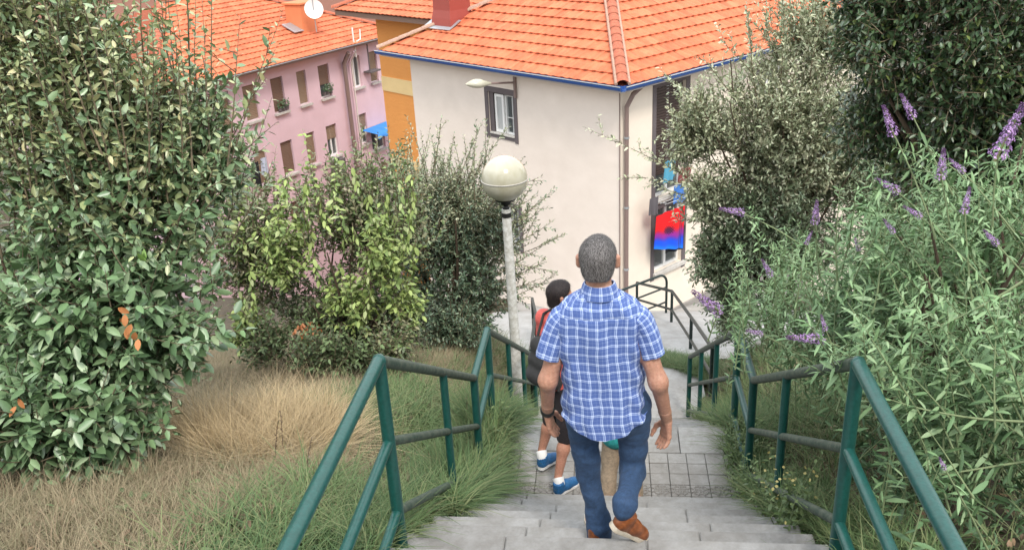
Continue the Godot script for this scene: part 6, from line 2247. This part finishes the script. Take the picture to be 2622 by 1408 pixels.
func build_shirt(t: Node3D, J: Dictionary, D: float) -> void:
	var pl := plaid()
	var tab := [[742, 1493, 1578, 0.064, 0.0], [757, 1468, 1602, 0.088, 0.01], [775, 1440, 1631, 0.108, 0.015], [800, 1418, 1654, 0.120, 0.02], [835, 1414, 1657, 0.130, 0.025], [880, 1424, 1652, 0.140, 0.03],
		[930, 1436, 1648, 0.146, 0.03], [975, 1440, 1650, 0.150, 0.025], [1015, 1440, 1654, 0.152, 0.01], [1050, 1441, 1657, 0.152, -0.005], [1080, 1443, 1659, 0.152, -0.01]]
	var rows := []
	var uvs := []
	var N := 96
	var R := 60
	for r in R + 1:
		var f := float(r) / R * (tab.size() - 1)
		var i := mini(int(f), tab.size() - 2)
		var g := f - i
		var e := []
		for q in 5: e.append(lerpf(tab[i][q], tab[i + 1][q], g))
		var a := at_d(e[1], e[0], D)
		var b := at_d(e[2], e[0], D)
		var c := (a + b) * 0.5 + Vector3(0, 0, e[4] * -0.6)
		var hx := (b.x - a.x) * 0.493
		var row := []
		var ur := []
		var arc := 0.0
		var prev := Vector3.ZERO
		var lowf := smoothstep(0.45, 1.0, float(r) / R)
		for k in N + 1:
			var an := -PI * 0.5 + TAU * k / N          # start and end at the front
			var cx := cos(an)
			var sz := sin(an)
			var ex := 2.0 / 2.5
			var px := signf(cx) * pow(absf(cx), ex)
			var pz := signf(sz) * pow(absf(sz), ex)
			var fold := 0.0045 * lowf * sin(an * 11.0 + 1.0 + 0.8 * sin(f * 1.3)) + (0.020 - 0.009 * lowf) * noise.get_noise_3d(c.x * 100 + px * 190.0 + c.y * 60.0, c.y * 150.0, pz * 160.0)
			# diagonal creases from the armpits and the waist, box pleat down the middle
			fold -= 0.004 * exp(-pow((f - 2.75 - 0.25 * absf(px)) / 0.09, 2.0)) * step_back(pz)
			fold += 0.0065 * sin(c.y * 46.0 + absf(px) * 9.0) * smoothstep(0.35, 0.9, absf(px)) * smoothstep(3.0, 5.0, f)
			fold += 0.006 * exp(-pow((px - 0.02) / 0.05, 2.0)) * smoothstep(3.2, 4.2, f)
			var y := c.y
			# curved shirt tails
			if r > R - 14:
				var w := float(r - (R - 14)) / 14.0
				y += w * w * (0.095 * pow(absf(px), 1.8) - 0.012) + w * 0.012 * px
			var p := Vector3(c.x + px * (hx + fold), y, c.z + pz * (e[3] + fold))
			row.append(p)
			if k > 0: arc += Vector2(p.x - prev.x, p.z - prev.z).length()
			prev = p
			ur.append(Vector2(arc, p.y))
		var half := arc * 0.5
		for k in N + 1: ur[k] = Vector2((ur[k].x - half) / 0.098 + 0.045 * noise.get_noise_2d(k * 9.0, r * 14.0), -ur[k].y / 0.092 + 0.05 * noise.get_noise_2d(k * 9.0 + 300.0, r * 12.0))
		rows.append(row)
		uvs.append(ur)
	var mb := MB.new()
	# yoke and back panel are cut separately, so the check does not match across the seam
	var ry := 17
	var yuv := []
	for r in range(0, ry + 1):
		var yr := []
		for k in N + 1: yr.append(Vector2(uvs[r][k].x + 0.27, uvs[r][k].y * 1.12 + 0.31))
		yuv.append(yr)
	mb.grid(rows.slice(0, ry + 1), false, yuv)
	mb.grid(rows.slice(ry, R + 1), false, uvs.slice(ry, R + 1))
	# inner face so that the hem has thickness
	var inner := []
	for r in range(R - 8, R + 1):
		var row := []
		var cc := Vector3.ZERO
		for p in rows[r]: cc += p
		cc /= rows[r].size()
		for p in rows[r]: row.append(p + (Vector3(cc.x, p.y, cc.z) - p).normalized() * 0.006)
		inner.append(row)
	mb.grid(inner, false, uvs.slice(R - 8, R + 1), true)
	# sleeves
	for e in [["l", 1403, 912, 0.066, 0.071, -1.0], ["r", 1674, 908, 0.066, 0.066, 1.0]]:
		var s0: Vector3 = J["s" + e[0]] + Vector3(-e[5] * 0.035, 0.012, 0.0)
		var end := at_d(e[1], e[2], D - 0.03)
		var s1: Vector3 = J["s" + e[0]] + Vector3(e[5] * 0.012, -0.01, 0)
		var srows := []
		var suv := []
		for r in 23:
			var f := r / 22.0
			var c := s0.bezier_interpolate(s0.lerp(s1, 0.9), s1 + (end - s1) * 0.2, end, f)
			var tn := (s0.bezier_interpolate(s0.lerp(s1, 0.9), s1 + (end - s1) * 0.2, end, minf(f + 0.05, 1.0)) - s0.bezier_interpolate(s0.lerp(s1, 0.9), s1 + (end - s1) * 0.2, end, f - 0.05)).normalized()
			var bx := Vector3(0, 0, 1).cross(tn).normalized()
			var bz := tn.cross(bx)
			var row := []
			var ur := []
			for k in 33:
				var an := TAU * k / 32.0
				var rad: float = lerpf(e[3], e[4], smoothstep(0.1, 1.0, f)) * (0.80 + 0.20 * smoothstep(0.0, 0.3, f))
				rad += 0.004 * sin(an * 4.0 + f * 5.0) * f + 0.012 * noise.get_noise_3d(cos(an) * 110.0, f * 130.0, sin(an) * 110.0 + e[1])
				row.append(c + bx * cos(an) * rad * 0.92 + bz * sin(an) * rad * 1.02)
				ur.append(Vector2(an * 0.08 / 0.098, f * 0.30 / 0.092))
			srows.append(row)
			suv.append(ur)
		mb.grid(srows, false, suv)
		# folded cuff edge
		var cu := []
		var cuv := []
		for q in 3:
			var row := []
			for k in 33:
				var p: Vector3 = srows[22][k]
				var cc := at_d(e[1], e[2], D - 0.03)
				row.append(p + (cc - p).normalized() * (0.006 * (q + 0.5)) + (Vector3(0, 0.012, 0) if q == 2 else Vector3.ZERO))
			cu.append(row)
			cuv.append(suv[20 + q])
		mb.grid(cu, false, cuv)
	# collar: stand and fold-over leaf
	var crow := []
	var cuv2 := []
	var nb := at_d(1535, 742, D)
	for q in [[0.0, 0.0705], [0.030, 0.066], [0.040, 0.0655], [0.041, 0.071], [0.026, 0.079], [-0.022, 0.093]]:
		var row := []
		var ur := []
		for k in 41:
			var an := -PI * 0.5 + 0.22 + (TAU - 0.44) * k / 40.0
			var drop := 0.012 * smoothstep(0.2, 1.0, -sin(an))
			row.append(nb + Vector3(cos(an) * q[1] * 1.02, q[0] - drop, sin(an) * q[1] * 1.0))
			ur.append(Vector2(an * 0.075 / 0.098, q[0] * 1.3 / 0.092))
		crow.append(row)
		cuv2.append(ur)
	mb.grid(crow, false, cuv2)
	part("shirt", mb, pl, t)

func build_walker() -> void:
	# second person: coral top, backpack, dark shorts, blue trainers; turned to the right
	var fl := at_y(1402, 1196, 0.0)
	var fr := at_y(1448, 1256, 0.0)
	var t := thing("person", "person in a coral top and dark shorts with blue trainers ahead of the plaid shirt", "person", (fl + fr) * 0.5)
	var fwd := Vector3(0.72, 0, -0.69).normalized()
	var rt := Vector3(0.69, 0, 0.72).normalized()
	var D := 5.92
	var J := {}
	J.head = at_d(1436, 758, D)
	J.hb = Basis(Vector3.UP, -1.3)
	var cn := at_d(1428, 830, D)
	J.neck = at_d(1434, 803, D)
	J.sl = cn - rt * 0.155
	J.sr = cn + rt * 0.155
	J.el = J.sl + Vector3(0, -0.27, 0) - rt * 0.05 + fwd * 0.02
	J.er = J.sr + Vector3(0, -0.27, 0) + rt * 0.05 + fwd * 0.03
	J.wl = J.el + Vector3(0, -0.12, 0) + fwd * 0.2 + rt * 0.08
	J.wr = J.er + Vector3(0, -0.15, 0) + fwd * 0.18 - rt * 0.05
	var pv := Vector3(cn.x, 0.86, cn.z) + fwd * -0.01
	J.hl = pv - rt * 0.085
	J.hr = pv + rt * 0.085
	J.al = fl + Vector3(-0.05, 0.14, 0.0)
	J.ar = fr + Vector3(-0.06, 0.10, 0.0)
	J.kl = J.hl.lerp(J.al, 0.5) + fwd * 0.06
	J.kr = J.hr.lerp(J.ar, 0.5) + fwd * 0.05
	var sk := skin(Color(0.52, 0.27, 0.19))
	var mb := MB.new()
	sdf_mesh(mb, body_prims(J, 0.88), 0.013, 0.035)
	sdf_mesh(mb, head_prims(J.head, J.hb, 0.95) + [[0, J.neck, J.head + J.hb * Vector3(0, -0.05, 0.01), 0.047, 0.047]], 0.0055, 0.02)
	sdf_mesh(mb, hand_prims(J.wl, fwd + Vector3(0, -0.5, 0), rt, Vector3.UP + fwd * 0.2, 0.9, 0.6), 0.005, 0.01)
	sdf_mesh(mb, hand_prims(J.wr, fwd + Vector3(0, -0.5, 0), -rt, Vector3.UP + fwd * 0.2, 0.9, 0.6), 0.005, 0.01)
	var body := part("body", mb, sk, t)
	face_details(body, J.head, J.hb, 0.95)
	var hair := MB.new()
	var hb: Basis = J.hb
	var hc: Vector3 = J.head
	sdf_mesh(hair, [[1, hc + hb * Vector3(0, 0.032, 0.012), Vector3(0.083, 0.096, 0.102), hb], [1, hc + hb * Vector3(0, -0.04, 0.05), Vector3(0.066, 0.08, 0.055), hb]], 0.0055, 0.02,
		[[hc + hb * Vector3(0, -0.065, 0.09), (hb * Vector3(0, -1, 0.1)).normalized()], [hc + hb * Vector3(0, 0.035, -0.035), (hb * Vector3(0, -0.75, -1)).normalized()]], 0.006, Vector3(900, 400, 900))
	var ho := part("hair", hair, mat(lin(0.022, 0.016, 0.017), 0.75, noise_tex(256, 0.03, Color(0.5, 0.5, 0.5), Color(1, 1, 1), 74, 5, 0.7, 2.0), 8.0), t)
	strands(ho, hair, hc, hb, [Color(0.016, 0.011, 0.012), Color(0.03, 0.02, 0.02), Color(0.05, 0.035, 0.03)], 0.022)
	var top := MB.new()
	var ch := cn + Vector3(0, -0.12, 0)
	var tp := [[0, J.sl, J.sr, 0.072, 0.072], [0, ch - rt * 0.06, pv - rt * 0.055 + Vector3(0, 0.02, 0), 0.112, 0.118], [0, ch + rt * 0.06, pv + rt * 0.055 + Vector3(0, 0.02, 0), 0.112, 0.118],
		[0, J.sl, J.sl.lerp(J.el, 0.55), 0.062, 0.068], [0, J.sr, J.sr.lerp(J.er, 0.55), 0.062, 0.068]]
	sdf_mesh(top, tp, 0.011, 0.035, [[pv + Vector3(0, -0.06, 0), Vector3(0, -1, 0)]], 0.012, Vector3(260, 420, 260))
	part("shirt", top, fabric(Color(0.72, 0.13, 0.11), 5.0), t)
	var sh := MB.new()
	sdf_mesh(sh, [[0, pv - rt * 0.06, pv + rt * 0.06, 0.115, 0.115], [0, J.hl, J.kl + Vector3(0, -0.04, 0), 0.095, 0.078], [0, J.hr, J.kr + Vector3(0, -0.04, 0), 0.095, 0.078]], 0.011, 0.03,
		[[J.kl + Vector3(0, -0.09, 0), Vector3(0, -1, 0)]], 0.01, Vector3(260, 420, 260))
	part("shorts", sh, fabric(Color(0.022, 0.016, 0.020), 5.0), t)
	var blue := mat(lin(0.018, 0.14, 0.36), 0.6, noise_tex(256, 0.03, Color(0.7, 0.7, 0.7), Color(1, 1, 1), 75, 4, 0.6, 1.6), 8.0)
	for e in [[fl, J.al], [fr, J.ar]]:
		var hd: Vector3 = fwd.rotated(Vector3.UP, 0.25 if e[0] == fl else 0.1)
		var heel: Vector3 = e[0] - hd * 0.11
		var lift := Vector3(0, 0.035, 0) if e[0] == fl else Vector3.ZERO
		shoe(t, heel + lift + Vector3(0, 0.002, 0), heel + hd * 0.27 + Vector3(0, 0.002, 0), Vector3.UP, 1.0, blue, M.pvc, e[1])
		var sock := MB.new()
		var ah: Vector3 = heel + hd * 0.045 + Vector3(0, 0.10, 0) + lift
		sock.tube([ah + Vector3(0, -0.03, 0), ah, ah.lerp(e[1], 0.6) + Vector3(0, 0.035, 0)], [0.042, 0.043, 0.045], 16)
		part("sock", sock, M.pvc, t)
	# backpack
	var bpos := cn - fwd * 0.135 + Vector3(0, -0.27, 0)
	var bp := thing("backpack", "black backpack worn over the coral top", "backpack", bpos + Vector3(0, -0.22, 0))
	var bm := MB.new()
	sdf_mesh(bm, [[0, bpos + Vector3(0, 0.12, 0) - rt * 0.06, bpos + Vector3(0, 0.12, 0) + rt * 0.06, 0.07, 0.07], [0, bpos + Vector3(0, -0.12, 0) - rt * 0.07 - fwd * 0.02, bpos + Vector3(0, -0.12, 0) + rt * 0.07 - fwd * 0.02, 0.09, 0.09],
		[0, bpos + Vector3(0, 0.0, 0) - rt * 0.06, bpos + rt * 0.06, 0.088, 0.088], [0, bpos + Vector3(0, -0.10, 0) - fwd * 0.08 - rt * 0.04, bpos + Vector3(0, -0.10, 0) - fwd * 0.07 + rt * 0.04, 0.052, 0.052]], 0.01, 0.04, [], 0.01, Vector3(260, 260, 260))
	var cloth_m := fabric(Color(0.03, 0.03, 0.031), 4.0)
	part("bag", bm, cloth_m, bp)
	for e in [-1.0, 1.0]:
		var st := MB.new()
		var s0: Vector3 = bpos + Vector3(0, 0.17, 0) + rt * 0.085 * e
		st.tube([s0, cn + rt * 0.10 * e + Vector3(0, 0.07, 0) - fwd * 0.05, cn + rt * 0.11 * e + Vector3(0, 0.074, 0) + fwd * 0.03, cn + rt * 0.115 * e + Vector3(0, -0.10, 0) + fwd * 0.135, bpos + rt * 0.14 * e + Vector3(0, -0.2, 0)], [0.011], 8)
		part("strap", st, cloth_m, bp)

func build_child() -> void:
	# third person, almost hidden in front of the plaid shirt
	var f1 := at_y(1560, 1296, 0.0)
	var f2 := at_y(1632, 1298, 0.0)
	var base := (f1 + f2) * 0.5
	var t := thing("person", "small person in a teal top, beige trousers and pink shoes, hidden ahead of the jeans", "person", base)
	var fwd := Vector3(0.1, 0, -1).normalized()
	var rt := Vector3(1, 0, 0.1).normalized()
	var J := {}
	var c := base + fwd * 0.12 + Vector3(-0.02, 0, 0)
	J.head = c + Vector3(0, 1.14, 0)
	J.hb = Basis.IDENTITY
	J.neck = c + Vector3(0, 1.0, 0)
	J.sl = c + Vector3(-0.12, 0.95, 0)
	J.sr = c + Vector3(0.12, 0.95, 0)
	J.el = J.sl + Vector3(-0.02, -0.2, 0.0)
	J.er = J.sr + Vector3(0.02, -0.2, 0.0)
	J.wl = J.el + Vector3(0.03, -0.15, -0.1)
	J.wr = J.er + Vector3(-0.03, -0.15, -0.1)
	J.hl = c + Vector3(-0.07, 0.62, 0)
	J.hr = c + Vector3(0.07, 0.62, 0)
	J.al = f1 + Vector3(-0.01, 0.09, -0.05)
	J.ar = f2 + Vector3(-0.01, 0.09, -0.05)
	J.kl = J.hl.lerp(J.al, 0.5) + fwd * 0.04
	J.kr = J.hr.lerp(J.ar, 0.5) + fwd * 0.04
	var sk := skin(Color(0.52, 0.27, 0.19))
	var mb := MB.new()
	sdf_mesh(mb, body_prims(J, 0.7), 0.014, 0.03)
	sdf_mesh(mb, head_prims(J.head, J.hb, 0.88), 0.007, 0.02)
	sdf_mesh(mb, hand_prims(J.wl, fwd + Vector3(0, -1, 0), rt, fwd, 0.75, 0.5), 0.005, 0.008)
	sdf_mesh(mb, hand_prims(J.wr, fwd + Vector3(0, -1, 0), -rt, fwd, 0.75, 0.5), 0.005, 0.008)
	var body := part("body", mb, sk, t)
	face_details(body, J.head, J.hb, 0.88)
	var hair := MB.new()
	sdf_mesh(hair, [[1, J.head + Vector3(0, 0.028, 0.014), Vector3(0.078, 0.088, 0.094), J.hb]], 0.007, 0.02, [[J.head + Vector3(0, 0.05, -0.055), Vector3(0, -0.5, -1).normalized()]])
	part("hair", hair, mat(lin(0.03, 0.02, 0.015), 0.5), t)
	var top := MB.new()
	sdf_mesh(top, [[0, J.sl, J.sr, 0.052, 0.052], [0, c + Vector3(-0.04, 0.86, 0), c + Vector3(-0.05, 0.58, 0), 0.095, 0.115], [0, c + Vector3(0.04, 0.86, 0), c + Vector3(0.05, 0.58, 0), 0.095, 0.115], [0, J.sl, J.sl.lerp(J.el, 0.6), 0.05, 0.052], [0, J.sr, J.sr.lerp(J.er, 0.6), 0.05, 0.052]], 0.012, 0.03, [[c + Vector3(0, 0.47, 0), Vector3(0, -1, 0)]], 0.008, Vector3(260, 420, 260))
	part("shirt", top, fabric(Color(0.02, 0.30, 0.30), 5.0), t)
	var tr := MB.new()
	sdf_mesh(tr, [[0, J.hl, J.hr, 0.09, 0.09], [0, J.hl, J.kl, 0.085, 0.066], [0, J.kl, J.al, 0.066, 0.058], [0, J.hr, J.kr, 0.085, 0.066], [0, J.kr, J.ar, 0.066, 0.058]], 0.011, 0.03, [], 0.008, Vector3(260, 420, 260))
	part("trousers", tr, fabric(Color(0.40, 0.31, 0.22), 5.0), t)
	var pink := mat(lin(0.62, 0.22, 0.22), 0.6)
	for e in [[f1, J.al], [f2, J.ar]]:
		shoe(t, e[0] + Vector3(-0.01, 0.002, 0.03), e[0] + Vector3(0.01, 0.002, -0.18), Vector3.UP, 0.8, pink, M.pvc, e[1])

func _ready() -> void:
	# camera
	cam_basis = Basis(Vector3.UP, deg_to_rad(7.0)) * Basis(Vector3.RIGHT, deg_to_rad(-23.4)) * Basis(Vector3.BACK, deg_to_rad(-3.1))
	var cam := Camera3D.new()
	cam.name = "camera"
	cam.transform = Transform3D(cam_basis, EYE)
	cam.fov = rad_to_deg(2.0 * atan(704.0 / FOCAL))
	cam.near = 0.05
	cam.far = 900.0
	cam.current = true
	add_child(cam)
	# bright hazy overcast sky with a weak, very soft sun
	var env := Environment.new()
	env.background_mode = Environment.BG_SKY
	var sky := Sky.new()
	var sm := ProceduralSkyMaterial.new()
	sm.sky_top_color = Color(0.88, 0.90, 0.92)
	sm.sky_horizon_color = Color(0.95, 0.95, 0.94)
	sm.ground_horizon_color = Color(0.6, 0.6, 0.57)
	sm.ground_bottom_color = Color(0.3, 0.29, 0.26)
	sm.sky_curve = 0.2
	sm.sun_angle_max = 0.0
	sky.sky_material = sm
	env.sky = sky
	env.background_energy_multiplier = 1.0
	env.tonemap_mode = Environment.TONE_MAPPER_LINEAR
	env.tonemap_exposure = 2.65
	env.sdfgi_enabled = true
	env.ssao_enabled = true
	env.ssil_enabled = true
	var we := WorldEnvironment.new()
	we.name = "environment"
	we.environment = env
	add_child(we)
	var sun := DirectionalLight3D.new()
	sun.name = "sun"
	sun.light_energy = 0.36
	sun.light_angular_distance = 14.0
	sun.light_color = Color(1.0, 0.97, 0.93)
	sun.shadow_enabled = true
	sun.rotation_degrees = Vector3(-52, 22, 0)
	add_child(sun)
	noise.seed = 4
	noise.frequency = 0.01
	noise.fractal_octaves = 3
	rng.seed = 1
	make_materials()
	build_ground()
	build_stairs()
	build_beige_house()
	build_pink_house()
	build_back_houses()
	build_railing(-1.0, "green tubular stair railing on the side of the dry grass bank")
	build_railing(1.0, "green tubular stair railing on the side of the butterfly bush")
	build_lower_railings()
	build_lamp()
	build_man()
	build_walker()
	build_child()
	build_left_bush()
	build_mid_shrub()
	build_grey_bush()
	build_olive_shrub()
	build_dark_tree()
	build_buddleia()
	build_grass()
